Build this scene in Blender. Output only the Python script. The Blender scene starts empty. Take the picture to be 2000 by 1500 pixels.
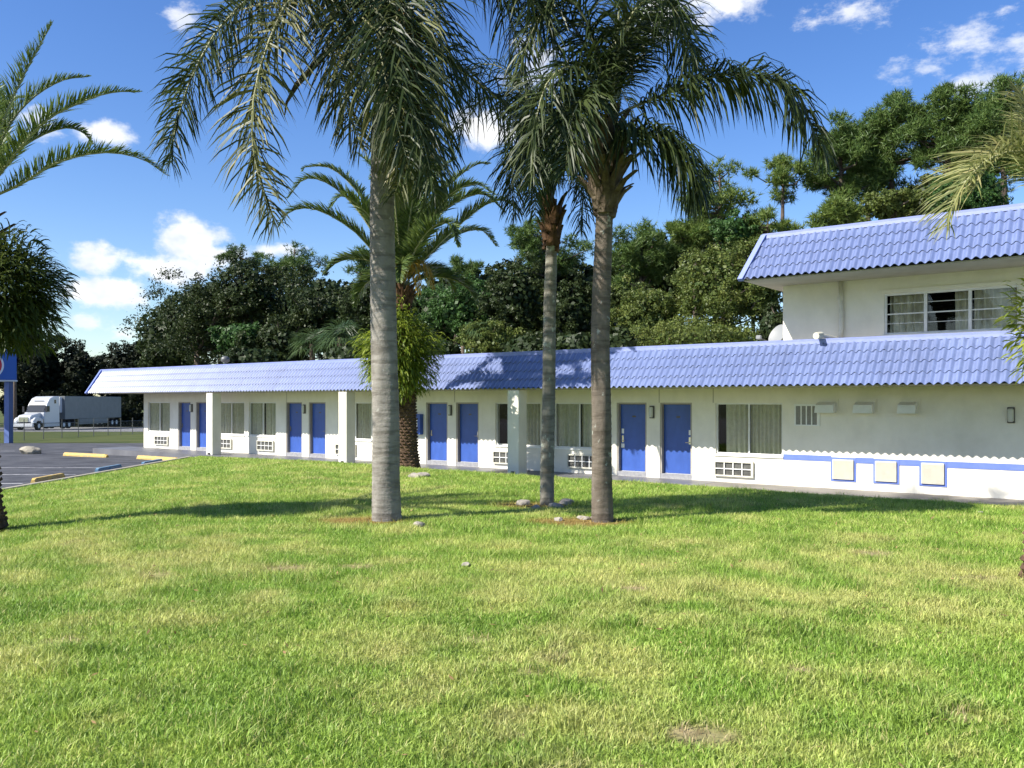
import bpy, bmesh, math, random
import numpy as np
from mathutils import Vector, Matrix
R_ = math.radians
SC = bpy.context.scene
COL = SC.collection
rng = np.random.default_rng(7)
random.seed(7)

# ------------------------------------------------------------------ camera, sky, sun, exposure
EYE = 2.2; FPX = 1729.0; HOR = 783.0
cam = bpy.data.cameras.new('camera'); cam_o = bpy.data.objects.new('camera', cam); COL.objects.link(cam_o)
cam_o.location = (0, 0, EYE); cam_o.rotation_euler = (R_(90), 0, 0)
cam.sensor_width = 36; cam.lens = FPX/2000*36; cam.shift_y = 33/2000; cam.clip_end = 6000; cam.clip_start = .1
SC.camera = cam_o
SUN_EL = R_(42.0); SUN_T = R_(26.0)                 # light travels towards +X, a little +Y
sun_dir = Vector((math.cos(SUN_T)*math.cos(SUN_EL), math.sin(SUN_T)*math.cos(SUN_EL), -math.sin(SUN_EL)))
sl = bpy.data.lights.new('sun', 'SUN'); sl.energy = 5.0; sl.angle = R_(.53); sl.color = (1, .95, .86)
so = bpy.data.objects.new('sun', sl); COL.objects.link(so); so.rotation_euler = sun_dir.to_track_quat('-Z', 'Y').to_euler()
SC.view_settings.view_transform = 'Standard'; SC.view_settings.look = 'None'
SC.view_settings.exposure = .95; SC.view_settings.gamma = 1
SC.cycles.max_bounces = 5; SC.cycles.diffuse_bounces = 3; SC.cycles.glossy_bounces = 2; SC.cycles.transmission_bounces = 3; SC.cycles.transparent_max_bounces = 8
SC.cycles.use_adaptive_sampling = True; SC.cycles.adaptive_threshold = .02

def sky():
    w = bpy.data.worlds.new('World'); SC.world = w; w.use_nodes = True
    nt = w.node_tree; N = nt.nodes; L = nt.links; N.clear()
    def M(op, a, b=None, c=None):
        n = N.new('ShaderNodeMath'); n.operation = op
        for i, v in enumerate((a, b, c)):
            if v is None: continue
            if isinstance(v, (int, float)): n.inputs[i].default_value = v
            else: L.new(v, n.inputs[i])
        return n.outputs[0]
    sk = N.new('ShaderNodeTexSky'); sk.sky_type = 'NISHITA'; sk.sun_disc = False
    sk.sun_elevation = SUN_EL; sk.sun_rotation = math.atan2(-sun_dir.x, -sun_dir.y)
    sk.air_density = 1.0; sk.dust_density = .5; sk.ozone_density = 2.6; sk.altitude = 0
    hs = N.new('ShaderNodeHueSaturation'); hs.inputs['Hue'].default_value = .513; hs.inputs['Saturation'].default_value = 1.27; hs.inputs['Value'].default_value = 1.0; L.new(sk.outputs[0], hs.inputs['Color'])
    tc = N.new('ShaderNodeTexCoord'); sx = N.new('ShaderNodeSeparateXYZ'); L.new(tc.outputs['Generated'], sx.inputs[0])
    az = M('ARCTAN2', sx.outputs[0], sx.outputs[1]); el = M('ARCSINE', sx.outputs[2])
    cb = N.new('ShaderNodeCombineXYZ'); L.new(az, cb.inputs[0]); L.new(el, cb.inputs[1])
    blobs = []
    for px, py, rx, ry, s in [(375,470,105,52,1),(315,525,120,40,.95),(190,505,75,42,1),(215,570,110,40,.95),(420,500,85,40,.9),(165,626,42,22,.75),(242,652,36,17,.7),
                           (205,262,70,38,.95),(548,487,70,24,.85),(360,32,46,36,.6),(1400,0,120,48,.85),(1300,20,70,60,.8),
                           (1660,25,110,34,.5),(1890,80,110,40,.55),(1800,135,80,28,.5),(1905,160,130,34,.7),(1985,85,70,65,.6),(950,250,80,60,.8),(1060,130,90,90,.75),(70,235,70,40,.7)]:
        a = math.atan((px-1000)/FPX); e = math.atan((HOR-py)/FPX*math.cos(a))
        blobs.append((a, e, rx/FPX*math.cos(a)*.98, ry/FPX*.95, s))
    rr = random.Random(5)
    for k in range(12):                                   # the same fair weather clouds all round the sky
        a = rr.uniform(.65, 2*math.pi-.65)
        if a > math.pi: a -= 2*math.pi
        e = rr.uniform(.04, .6); blobs.append((a, e, rr.uniform(.04, .12), rr.uniform(.02, .045), rr.uniform(.5, 1)))
    def nearest(bl):
        acc = None
        for a, e, ra, re, s in bl:
            v = N.new('ShaderNodeVectorMath'); v.operation = 'MULTIPLY_ADD'; L.new(cb.outputs[0], v.inputs[0]); v.inputs[1].default_value = (1/ra, 1/re, 0); v.inputs[2].default_value = (-a/ra, -e/re, 0)
            l = N.new('ShaderNodeVectorMath'); l.operation = 'LENGTH'; L.new(v.outputs[0], l.inputs[0])
            acc = l.outputs['Value'] if acc is None else M('MINIMUM', acc, l.outputs['Value'])
        return M('SUBTRACT', 1.0, acc)
    def noise(sc, det, vec, ro=.6):
        mp = N.new('ShaderNodeVectorMath'); mp.operation = 'MULTIPLY'; L.new(cb.outputs[0], mp.inputs[0]); mp.inputs[1].default_value = vec
        n = N.new('ShaderNodeTexNoise'); n.inputs['Scale'].default_value = sc; n.inputs['Detail'].default_value = det; n.inputs['Roughness'].default_value = ro; L.new(mp.outputs[0], n.inputs['Vector']); return n.outputs[0]
    def ramp(q, lo, hi, top):
        mr = N.new('ShaderNodeMapRange'); mr.interpolation_type = 'SMOOTHSTEP'; L.new(q, mr.inputs[0]); mr.inputs[1].default_value = lo; mr.inputs[2].default_value = hi; mr.inputs[4].default_value = top; return mr.outputs[0]
    n1 = noise(24, 6.5, (1, 1.35, 1))
    big = M('ADD', M('MULTIPLY', nearest([b_ for b_ in blobs if b_[4] >= .8]), .95), M('MULTIPLY', M('SUBTRACT', n1, .5), 1.9))
    thin = M('ADD', M('MULTIPLY', nearest([b_ for b_ in blobs if b_[4] < .8]), .8), M('MULTIPLY', M('SUBTRACT', noise(30, 6, (.8, 1.5, 1), .65), .52), 3.0))
    cover = M('MAXIMUM', ramp(big, .08, .66, 1.0), ramp(thin, .05, .95, .72))
    cr = N.new('ShaderNodeValToRGB'); L.new(noise(21, 3, (1, 1.5, 1)), cr.inputs[0])
    cr.color_ramp.elements[0].position = .3; cr.color_ramp.elements[0].color = (4.4, 4.8, 5.5, 1)
    cr.color_ramp.elements[1].position = .62; cr.color_ramp.elements[1].color = (6.3, 6.3, 6.3, 1)
    mx = N.new('ShaderNodeMix'); mx.data_type = 'RGBA'; L.new(cover, mx.inputs[0]); L.new(hs.outputs[0], mx.inputs[6]); L.new(cr.outputs[0], mx.inputs[7])
    bg = N.new('ShaderNodeBackground'); bg.inputs[1].default_value = .1; L.new(mx.outputs[2], bg.inputs[0])
    out = N.new('ShaderNodeOutputWorld'); L.new(bg.outputs[0], out.inputs[0])
sky()

# ------------------------------------------------------------------ measured layout
AF = math.radians(52.3)                                   # the facade runs off to the left at this angle
NX, NY = math.cos(AF), math.sin(AF)                       # horizontal normal into the building
RX, RY = math.sin(AF), -math.cos(AF)                      # along the facade to the right
DW = 22.57                                                # eye to wall plane
def fu(px, d=0.):                                         # photo column -> metres along the facade
    r = (px-1000)/FPX; Y = (DW-d)/(r*NX+NY); return r*Y*RX + Y*RY
def P(px, py, Y): return Vector(((px-1000)/FPX*Y, Y, EYE+(HOR-py)/FPX*Y))
def loc2w(u, y, z): return Vector((u*RX+(DW+y)*NX, u*RY+(DW+y)*NY, z))
def sstep(a, b, x): t = np.clip((x-a)/(b-a), 0, 1); return t*t*(3-2*t)
def vnoise(x, y, seed=0):
    x = np.asarray(x, float); y = np.asarray(y, float)
    xi = np.floor(x).astype(np.int64); yi = np.floor(y).astype(np.int64); xf = x-xi; yf = y-yi
    def h(a, b):
        n = (a*374761393 + b*668265263 + seed*974634777) & 0x7fffffff
        n = ((n ^ (n >> 13))*1274126177) & 0x7fffffff
        return ((n ^ (n >> 16)) & 0xffff)/65535.
    u = xf*xf*(3-2*xf); v = yf*yf*(3-2*yf)
    return (h(xi, yi)*(1-u)+h(xi+1, yi)*u)*(1-v)+(h(xi, yi+1)*(1-u)+h(xi+1, yi+1)*u)*v
def fbm(x, y, seed=0, o=3):
    s = 0; a = .5
    for k in range(o): s = s+a*vnoise(x*2**k, y*2**k, seed+k*17); a *= .5
    return s/(1-.5**o)
def lawn_z(x, y):
    x = np.asarray(x, float); y = np.asarray(y, float)
    de = DW-(x*NX+y*NY)-1.85; dc = x+12.7
    z = np.minimum(np.minimum(.4, -.03+.12*de), -.03+.06*dc)
    return z+.05*(fbm(x*.35, y*.35, 3)-.5)*np.clip(np.minimum(de, dc), 0, 1)
def base_z(x, y):
    y = np.asarray(y, float); return np.where(y > 30, -.1-.0155*(np.minimum(y, 150)-30), -.1)

# ------------------------------------------------------------------ materials
MATS = {}
def mat(name, col=(.5,.5,.5), rough=.6, spec=.4, metal=0, c2=None, scale=6, detail=6, bump=0, bscale=40, ramp=(.35,.65), coat=0, alpha=None, emit=None):
    m = bpy.data.materials.new(name); m.use_nodes = True; MATS[name] = m
    nt = m.node_tree; b = nt.nodes['Principled BSDF']
    b.inputs['Base Color'].default_value = (*col, 1); b.inputs['Roughness'].default_value = rough
    b.inputs['Specular IOR Level'].default_value = spec; b.inputs['Metallic'].default_value = metal
    b.inputs['Coat Weight'].default_value = coat; b.inputs['Coat Roughness'].default_value = .33
    tc = nt.nodes.new('ShaderNodeTexCoord')
    if c2 is not None:
        n = nt.nodes.new('ShaderNodeTexNoise'); n.inputs['Scale'].default_value = scale; n.inputs['Detail'].default_value = detail; n.inputs['Roughness'].default_value = .6
        nt.links.new(tc.outputs['Object'], n.inputs['Vector'])
        r = nt.nodes.new('ShaderNodeValToRGB'); nt.links.new(n.outputs[0], r.inputs[0])
        r.color_ramp.elements[0].position = ramp[0]; r.color_ramp.elements[0].color = (*col, 1)
        r.color_ramp.elements[1].position = ramp[1]; r.color_ramp.elements[1].color = (*c2, 1)
        nt.links.new(r.outputs[0], b.inputs['Base Color'])
    if bump:
        n = nt.nodes.new('ShaderNodeTexNoise'); n.inputs['Scale'].default_value = bscale; n.inputs['Detail'].default_value = 4
        nt.links.new(tc.outputs['Object'], n.inputs['Vector'])
        bp = nt.nodes.new('ShaderNodeBump'); bp.inputs['Strength'].default_value = bump; bp.inputs['Distance'].default_value = .02
        nt.links.new(n.outputs[0], bp.inputs['Height']); nt.links.new(bp.outputs[0], b.inputs['Normal'])
    return m
def leafmat(name, c1, c2, trans=.35, rough=.5, spec=.35, c3=None):
    """foliage: colour by a per-leaf random attribute, light passing through the blade"""
    m = bpy.data.materials.new(name); m.use_nodes = True; MATS[name] = m; nt = m.node_tree; b = nt.nodes['Principled BSDF']
    at = nt.nodes.new('ShaderNodeAttribute'); at.attribute_name = 'rnd'
    r = nt.nodes.new('ShaderNodeValToRGB'); nt.links.new(at.outputs['Fac'], r.inputs[0])
    r.color_ramp.elements[0].color = (*c1, 1); r.color_ramp.elements[1].color = (*c2, 1)
    if c3: e = r.color_ramp.elements.new(.93); e.color = (*c2, 1); r.color_ramp.elements[-1].color = (*c3, 1)
    nt.links.new(r.outputs[0], b.inputs['Base Color']); b.inputs['Roughness'].default_value = rough; b.inputs['Specular IOR Level'].default_value = spec
    t = nt.nodes.new('ShaderNodeBsdfTranslucent'); nt.links.new(r.outputs[0], t.inputs[0])
    mx = nt.nodes.new('ShaderNodeMixShader'); mx.inputs[0].default_value = trans
    nt.links.new(b.outputs[0], mx.inputs[1]); nt.links.new(t.outputs[0], mx.inputs[2])
    nt.links.new(mx.outputs[0], nt.nodes['Material Output'].inputs[0])
    return m
def colattr(name, rough=.7, spec=.2, trans=0, nscale=0, namp=.3):
    m = bpy.data.materials.new(name); m.use_nodes = True; MATS[name] = m; nt = m.node_tree; b = nt.nodes['Principled BSDF']
    at = nt.nodes.new('ShaderNodeAttribute'); at.attribute_name = 'col'; c = at.outputs['Color']
    if nscale:
        tc = nt.nodes.new('ShaderNodeTexCoord'); n = nt.nodes.new('ShaderNodeTexNoise'); n.inputs['Scale'].default_value = nscale; n.inputs['Detail'].default_value = 8
        nt.links.new(tc.outputs['Object'], n.inputs['Vector'])
        mr = nt.nodes.new('ShaderNodeMapRange'); nt.links.new(n.outputs[0], mr.inputs[0]); mr.inputs[1].default_value = .3; mr.inputs[2].default_value = .7; mr.inputs[3].default_value = 1-namp; mr.inputs[4].default_value = 1+namp
        v = nt.nodes.new('ShaderNodeVectorMath'); v.operation = 'SCALE'; nt.links.new(c, v.inputs[0]); nt.links.new(mr.outputs[0], v.inputs['Scale']); c = v.outputs[0]
        bp = nt.nodes.new('ShaderNodeBump'); bp.inputs['Strength'].default_value = .6; bp.inputs['Distance'].default_value = .03
        nt.links.new(n.outputs[0], bp.inputs['Height']); nt.links.new(bp.outputs[0], b.inputs['Normal'])
    nt.links.new(c, b.inputs['Base Color']); b.inputs['Roughness'].default_value = rough; b.inputs['Specular IOR Level'].default_value = spec
    if trans:
        t = nt.nodes.new('ShaderNodeBsdfTranslucent'); nt.links.new(c, t.inputs[0]); mx = nt.nodes.new('ShaderNodeMixShader'); mx.inputs[0].default_value = trans
        nt.links.new(b.outputs[0], mx.inputs[1]); nt.links.new(t.outputs[0], mx.inputs[2]); nt.links.new(mx.outputs[0], nt.nodes['Material Output'].inputs[0])
    return m
def glassmat(name, tint=(.8,.86,.86), refl=1.0):
    m = bpy.data.materials.new(name); m.use_nodes = True; MATS[name] = m; nt = m.node_tree; nt.nodes.remove(nt.nodes['Principled BSDF'])
    t = nt.nodes.new('ShaderNodeBsdfTransparent'); t.inputs[0].default_value = (*tint, 1)
    g = nt.nodes.new('ShaderNodeBsdfGlossy'); g.inputs['Roughness'].default_value = .02; g.inputs[0].default_value = (refl, refl, refl, 1)
    f = nt.nodes.new('ShaderNodeFresnel'); f.inputs[0].default_value = 1.5
    ge = nt.nodes.new('ShaderNodeNewGeometry'); su = nt.nodes.new('ShaderNodeMath'); su.operation = 'SUBTRACT'; su.use_clamp = True; nt.links.new(f.outputs[0], su.inputs[0]); nt.links.new(ge.outputs['Backfacing'], su.inputs[1])
    mx = nt.nodes.new('ShaderNodeMixShader'); nt.links.new(su.outputs[0], mx.inputs[0]); nt.links.new(t.outputs[0], mx.inputs[1]); nt.links.new(g.outputs[0], mx.inputs[2])
    nt.links.new(mx.outputs[0], nt.nodes['Material Output'].inputs[0]); return m

mat('wall', (.78,.745,.65), .85, .2, c2=(.69,.655,.56), scale=1.3, detail=8, bump=.25, bscale=60, ramp=(.45,.8))
def streaks(name, lo=.80, v=(2.2,2.2,.22), sc=2.4, per_object=0):
    """rain streaks and grime over a painted surface, a little different on every piece"""
    nt = MATS[name].node_tree; b = nt.nodes['Principled BSDF']; N = nt.nodes; L = nt.links; src = b.inputs['Base Color'].links[0].from_socket
    tc = N.new('ShaderNodeTexCoord'); oi = N.new('ShaderNodeObjectInfo'); mp = N.new('ShaderNodeMapping'); mp.inputs['Scale'].default_value = v; L.new(tc.outputs['Object'], mp.inputs[0])
    cx = N.new('ShaderNodeCombineXYZ'); mu = N.new('ShaderNodeMath'); mu.operation = 'MULTIPLY'; mu.inputs[1].default_value = 50; L.new(oi.outputs['Random'], mu.inputs[0]); L.new(mu.outputs[0], cx.inputs[0]); L.new(cx.outputs[0], mp.inputs['Location'])
    n = N.new('ShaderNodeTexNoise'); n.inputs['Scale'].default_value = sc; n.inputs['Detail'].default_value = 9; n.inputs['Roughness'].default_value = .68; L.new(mp.outputs[0], n.inputs['Vector'])
    mr = N.new('ShaderNodeMapRange'); L.new(n.outputs[0], mr.inputs[0]); mr.inputs[1].default_value = .36; mr.inputs[2].default_value = .60; mr.inputs[3].default_value = lo; mr.inputs[4].default_value = 1
    sc_ = mr.outputs[0]
    if per_object:
        m2 = N.new('ShaderNodeMapRange'); L.new(oi.outputs['Random'], m2.inputs[0]); m2.inputs[3].default_value = 1-per_object; m2.inputs[4].default_value = 1+per_object
        q = N.new('ShaderNodeMath'); q.operation = 'MULTIPLY'; L.new(sc_, q.inputs[0]); L.new(m2.outputs[0], q.inputs[1]); sc_ = q.outputs[0]
    vm = N.new('ShaderNodeVectorMath'); vm.operation = 'SCALE'; L.new(src, vm.inputs[0]); L.new(sc_, vm.inputs['Scale']); L.new(vm.outputs[0], b.inputs['Base Color'])
streaks('wall', .92, (.8,.8,.55), 2.0)
mat('white_paint', (.80,.80,.77), .6, .3, c2=(.72,.72,.68), scale=4)
mat('soffit', (.42,.39,.30), .85, .2, c2=(.36,.33,.25), scale=2)
mat('taupe', (.40,.36,.31), .6, .3, c2=(.34,.31,.27), scale=5)
mat('door_blue', (.042,.10,.38), .38, .4, c2=(.037,.09,.345), scale=3, bump=.03, bscale=8)
streaks('door_blue', .85, (3,3,1), 1.5, .06)
mat('trim_blue', (.13,.19,.52), .5, .4, c2=(.11,.17,.47), scale=5)
mat('roof_blue', (.140,.182,.345), .36, .75, c2=(.12,.158,.31), scale=2.2, detail=8, coat=1.0)
streaks('roof_blue', .84, (3,3,.6), 2.0, .07)
mat('cap_blue', (.225,.265,.52), .42, .5, c2=(.19,.23,.47), scale=3)
mat('end_blue', (.16,.21,.5), .42, .5, c2=(.14,.19,.45), scale=3)
mat('walk_grey', (.15,.15,.162), .45, .4, c2=(.105,.105,.115), scale=1.1, detail=8, bump=.1, bscale=50)
mat('walk_beige', (.25,.23,.205), .7, .3, c2=(.18,.168,.15), scale=1.3, detail=8, bump=.15, bscale=50)
mat('sill_grey', (.22,.22,.24), .6, .3, c2=(.3,.3,.31), scale=12)
mat('curtain', (.56,.525,.40), .9, .1, c2=(.46,.43,.33), scale=9)
mat('dark', (.012,.012,.012), .8, .1)
mat('deck', (.45,.44,.42), .9, .1, c2=(.36,.35,.34), scale=2)
mat('ac_dark', (.055,.055,.05), .6, .3, c2=(.11,.11,.10), scale=9)
mat('vent_grey', (.22,.21,.19), .7, .2, c2=(.28,.27,.25), scale=40)
mat('alu', (.72,.72,.70), .4, .4, c2=(.64,.64,.62), scale=6)
mat('cream', (.62,.60,.50), .6, .3, c2=(.52,.50,.42), scale=8)
mat('louvre_tan', (.60,.565,.48), .7, .2, c2=(.54,.51,.43), scale=9)
mat('lamp_grey', (.50,.51,.46), .35, .4)
mat('bronze', (.09,.085,.08), .45, .4)
mat('chrome', (.6,.58,.5), .25, .5, 1)
mat('paper', (.8,.8,.78), .8)
mat('pipe', (.66,.64,.57), .5, .4, c2=(.56,.54,.47), scale=8)
mat('asphalt', (.035,.037,.044), .85, .3, c2=(.085,.087,.095), scale=.9, detail=12, bump=.3, bscale=120)
mat('road', (.16,.16,.16), .9, .2, c2=(.2,.2,.2), scale=1)
mat('line_white', (.5,.5,.5), .7, .2, c2=(.14,.14,.15), scale=3.5, detail=10, ramp=(.48,.66))
mat('stop_yellow', (.60,.40,.09), .7, .3, c2=(.36,.28,.15), scale=7, detail=8, bump=.2)
mat('stop_blue', (.07,.17,.28), .7, .3, c2=(.18,.25,.31), scale=7, detail=8, bump=.2)
mat('concrete', (.38,.345,.27), .85, .2, c2=(.26,.24,.19), scale=5, detail=8, bump=.3)
mat('stone', (.36,.325,.27), .9, .2, c2=(.22,.20,.17), scale=9, detail=8, bump=.6, bscale=25)
mat('verge', (.05,.072,.020), .95, .1, c2=(.085,.095,.034), scale=.35, detail=10, bump=.4, bscale=8)
mat('bark', (.16,.13,.10), .95, .1, c2=(.08,.065,.05), scale=7, detail=9, bump=.8, bscale=14)
mat('pine_bark', (.12,.095,.075), .95, .1, c2=(.065,.05,.042), scale=4, detail=9, bump=.7, bscale=9)
mat('date_bark', (.145,.095,.06), .95, .1, c2=(.055,.036,.025), scale=9, detail=9, bump=.7, bscale=25)
mat('boot', (.145,.115,.083), .9, .15, c2=(.055,.04,.028), scale=6, detail=9, bump=.5, bscale=30)
mat('boot_brown', (.12,.066,.034), .9, .15, c2=(.05,.03,.018), scale=8, detail=9, bump=.5, bscale=30)
mat('petiole', (.30,.30,.17), .55, .35, c2=(.22,.22,.11), scale=5)
mat('seed_orange', (.30,.14,.035), .8, .2, c2=(.16,.08,.03), scale=20)
mat('fence_metal', (.12,.125,.125), .5, .4, .4)
mat('pole_blue', (.10,.155,.36), .5, .4, c2=(.085,.13,.31), scale=3)
mat('sign_blue', (.02,.11,.42), .35, .5); mat('sign_red', (.62,.02,.04), .35, .5); mat('sign_white', (.85,.85,.85), .35, .5)
mat('truck_white', (.52,.54,.56), .25, .5, coat=.4); mat('trailer_white', (.17,.185,.19), .45, .4, c2=(.14,.155,.16), scale=1.5)
mat('rubber', (.02,.02,.02), .8, .2); mat('truck_dark', (.03,.03,.035), .5, .4); mat('dish', (.22,.23,.235), .5, .4)
glassmat('glass', (.93,.95,.94)); mat('wind_glass', (.035,.04,.045), .06, .6)

# leaves
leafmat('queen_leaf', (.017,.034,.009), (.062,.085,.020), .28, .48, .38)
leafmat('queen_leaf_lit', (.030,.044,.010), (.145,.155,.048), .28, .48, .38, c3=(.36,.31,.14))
leafmat('date_leaf', (.058,.105,.028), (.165,.215,.055), .32, .42, .45)
leafmat('date_dead', (.42,.28,.04), (.30,.17,.03), .35, .6, .2)
leafmat('right_leaf', (.13,.155,.045), (.31,.31,.12), .35, .5, .35, c3=(.42,.36,.17))
leafmat('fern', (.075,.125,.014), (.26,.31,.032), .4, .5, .3)
leafmat('fern_bright', (.16,.22,.03), (.36,.38,.06), .45, .45, .35)
leafmat('fern_dark', (.035,.055,.014), (.085,.11,.02), .35, .5, .3)
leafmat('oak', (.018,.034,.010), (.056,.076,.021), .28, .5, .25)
leafmat('oak_green', (.028,.072,.015), (.075,.15,.034), .3, .5, .3)
leafmat('vine', (.052,.088,.017), (.165,.195,.042), .33, .5, .3, c3=(.22,.15,.06))
leafmat('pine', (.038,.085,.020), (.13,.19,.042), .25, .5, .3)
leafmat('pine_light', (.06,.12,.022), (.19,.24,.05), .28, .5, .3)
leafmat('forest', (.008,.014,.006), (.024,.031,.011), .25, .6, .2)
leafmat('palmetto', (.03,.065,.02), (.085,.13,.045), .3, .4, .4)
colattr('grass_blade', .5, .3, .35); colattr('lawn_soil', .95, .1, 0, 14, .35)

def trunkmat(name, c1, c2, lichen, rings=9., lich=.62):
    m = mat(name, c1, .9, .15); nt = m.node_tree; b = nt.nodes['Principled BSDF']; N = nt.nodes; L = nt.links
    tc = N.new('ShaderNodeTexCoord')
    def noise(s, d, v=(1,1,1)):
        mp = N.new('ShaderNodeMapping'); mp.inputs['Scale'].default_value = v; L.new(tc.outputs['Object'], mp.inputs[0])
        n = N.new('ShaderNodeTexNoise'); n.inputs['Scale'].default_value = s; n.inputs['Detail'].default_value = d; n.inputs['Roughness'].default_value = .65; L.new(mp.outputs[0], n.inputs['Vector']); return n
    n1 = noise(3, 8, (1.6,1.6,.7)); r1 = N.new('ShaderNodeValToRGB'); L.new(n1.outputs[0], r1.inputs[0])
    r1.color_ramp.elements[0].position = .35; r1.color_ramp.elements[0].color = (*c1, 1); r1.color_ramp.elements[1].position = .68; r1.color_ramp.elements[1].color = (*c2, 1)
    n2 = noise(rings, 3, (.25,.25,1.6)); r2 = N.new('ShaderNodeValToRGB'); L.new(n2.outputs[0], r2.inputs[0])
    r2.color_ramp.elements[0].position = .40; r2.color_ramp.elements[0].color = (.62,.60,.58,1); r2.color_ramp.elements[1].position = .52; r2.color_ramp.elements[1].color = (1,1,1,1)
    mu = N.new('ShaderNodeMix'); mu.data_type = 'RGBA'; mu.blend_type = 'MULTIPLY'; mu.inputs[0].default_value = .8; L.new(r1.outputs[0], mu.inputs[6]); L.new(r2.outputs[0], mu.inputs[7])
    n3 = noise(7, 6, (1,1,.8)); r3 = N.new('ShaderNodeValToRGB'); L.new(n3.outputs[0], r3.inputs[0])
    r3.color_ramp.elements[0].position = lich; r3.color_ramp.elements[0].color = (0,0,0,1); r3.color_ramp.elements[1].position = lich+.05; r3.color_ramp.elements[1].color = (1,1,1,1)
    mx = N.new('ShaderNodeMix'); mx.data_type = 'RGBA'; L.new(r3.outputs[0], mx.inputs[0]); L.new(mu.outputs[2], mx.inputs[6]); mx.inputs[7].default_value = (*lichen, 1)
    L.new(mx.outputs[2], b.inputs['Base Color'])
    bp = N.new('ShaderNodeBump'); bp.inputs['Strength'].default_value = .5; bp.inputs['Distance'].default_value = .02
    ad = N.new('ShaderNodeMath'); ad.operation = 'ADD'; L.new(n2.outputs[0], ad.inputs[0]); n4 = noise(30, 5); L.new(n4.outputs[0], ad.inputs[1])
    L.new(ad.outputs[0], bp.inputs['Height']); L.new(bp.outputs[0], b.inputs['Normal'])
trunkmat('trunk_grey', (.185,.17,.148), (.285,.265,.235), (.37,.355,.32), 8, .64)
trunkmat('trunk_brown', (.115,.094,.073), (.185,.157,.127), (.33,.335,.29), 8, .62)
trunkmat('trunk_lichen', (.165,.15,.12), (.24,.23,.19), (.31,.325,.27), 7, .58)

# ------------------------------------------------------------------ mesh helpers
def link(name, me, m=None, parent=None, loc=None, label=None, cat=None, group=None, kind=None):
    o = bpy.data.objects.new(name, me); COL.objects.link(o)
    if m is not None and me is not None and not me.materials: me.materials.append(MATS[m])
    if parent is not None: o.parent = parent
    if loc is not None: o.location = loc
    if label: o['label'] = label
    if cat: o['category'] = cat
    if group: o['group'] = group
    if kind: o['kind'] = kind
    return o
def empty(name, loc, label, cat, group=None, rz=0):
    o = link(name, None, loc=loc, label=label, cat=cat, group=group); o.rotation_euler.z = rz; o.empty_display_size = .2; return o
class MB:
    def __init__(s): s.v = []; s.f = []
    def add(s, vs, fs):
        n = len(s.v); s.v += [tuple(v) for v in vs]; s.f += [tuple(i+n for i in f) for f in fs]; return s
    def box(s, x0, x1, y0, y1, z0, z1):
        return s.add([(x0,y0,z0),(x1,y0,z0),(x1,y1,z0),(x0,y1,z0),(x0,y0,z1),(x1,y0,z1),(x1,y1,z1),(x0,y1,z1)],
                     [(0,3,2,1),(4,5,6,7),(0,1,5,4),(1,2,6,5),(2,3,7,6),(3,0,4,7)])
    def tube(s, pts, rad, n=8, cap=True):
        pts = [Vector(p) for p in pts]; rad = rad if hasattr(rad, '__len__') else [rad]*len(pts)
        vs = []; fs = []; ref = None
        for i, p in enumerate(pts):
            t = (pts[min(i+1, len(pts)-1)]-pts[max(i-1, 0)]).normalized()
            if ref is None: ref = Vector((1,0,0)) if abs(t.x) < .9 else Vector((0,1,0))
            a = (ref-t*ref.dot(t)).normalized(); ref = a; b = t.cross(a)
            for k in range(n): an = 2*math.pi*k/n; vs.append(p+(a*math.cos(an)+b*math.sin(an))*rad[i])
        for i in range(len(pts)-1):
            for k in range(n): k2 = (k+1) % n; fs.append((i*n+k, i*n+k2, (i+1)*n+k2, (i+1)*n+k))
        if cap: fs.append(tuple(range(n-1, -1, -1))); fs.append(tuple((len(pts)-1)*n+k for k in range(n)))
        return s.add(vs, fs)
    def mesh(s, smooth=False, bevel=0):
        me = bpy.data.meshes.new('m'); me.from_pydata(s.v, [], s.f); me.update()
        if bevel:
            bm = bmesh.new(); bm.from_mesh(me); bmesh.ops.bevel(bm, geom=bm.edges[:], offset=bevel, segments=1, affect='EDGES'); bm.to_mesh(me); bm.free()
        if smooth: me.polygons.foreach_set('use_smooth', [True]*len(me.polygons))
        return me
    def obj(s, name, m, parent=None, smooth=False, bevel=0, **k): return link(name, s.mesh(smooth, bevel), m, parent, **k)
def np_mesh(verts, faces_n, loops, rnd=None, col=None, smooth=False):
    """verts Nx3, faces_n = loop count per face, loops = flat vertex indices"""
    me = bpy.data.meshes.new('m'); nv = len(verts); nf = len(faces_n)
    me.vertices.add(nv); me.vertices.foreach_set('co', np.asarray(verts, np.float32).ravel())
    me.loops.add(len(loops)); me.loops.foreach_set('vertex_index', np.asarray(loops, np.int32))
    me.polygons.add(nf); ls = np.zeros(nf, np.int32); ls[1:] = np.cumsum(faces_n)[:-1]
    me.polygons.foreach_set('loop_start', ls)
    me.update(calc_edges=True)
    if rnd is not None: a = me.attributes.new('rnd', 'FLOAT', 'FACE'); a.data.foreach_set('value', np.asarray(rnd, np.float32))
    if col is not None: a = me.attributes.new('col', 'FLOAT_COLOR', 'POINT'); a.data.foreach_set('color', np.asarray(col, np.float32).ravel())
    if smooth: me.polygons.foreach_set('use_smooth', np.ones(nf, bool))
    return me
def grid_mesh(X, Y, Z, col=None):
    n, m = X.shape; V = np.stack([X, Y, Z], -1).reshape(-1, 3)
    i, j = np.meshgrid(np.arange(n-1), np.arange(m-1), indexing='ij'); a = (i*m+j).ravel()
    F = np.stack([a, a+m, a+m+1, a+1], -1)
    return np_mesh(V, np.full(len(F), 4), F.ravel(), col=col, smooth=True)
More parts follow.
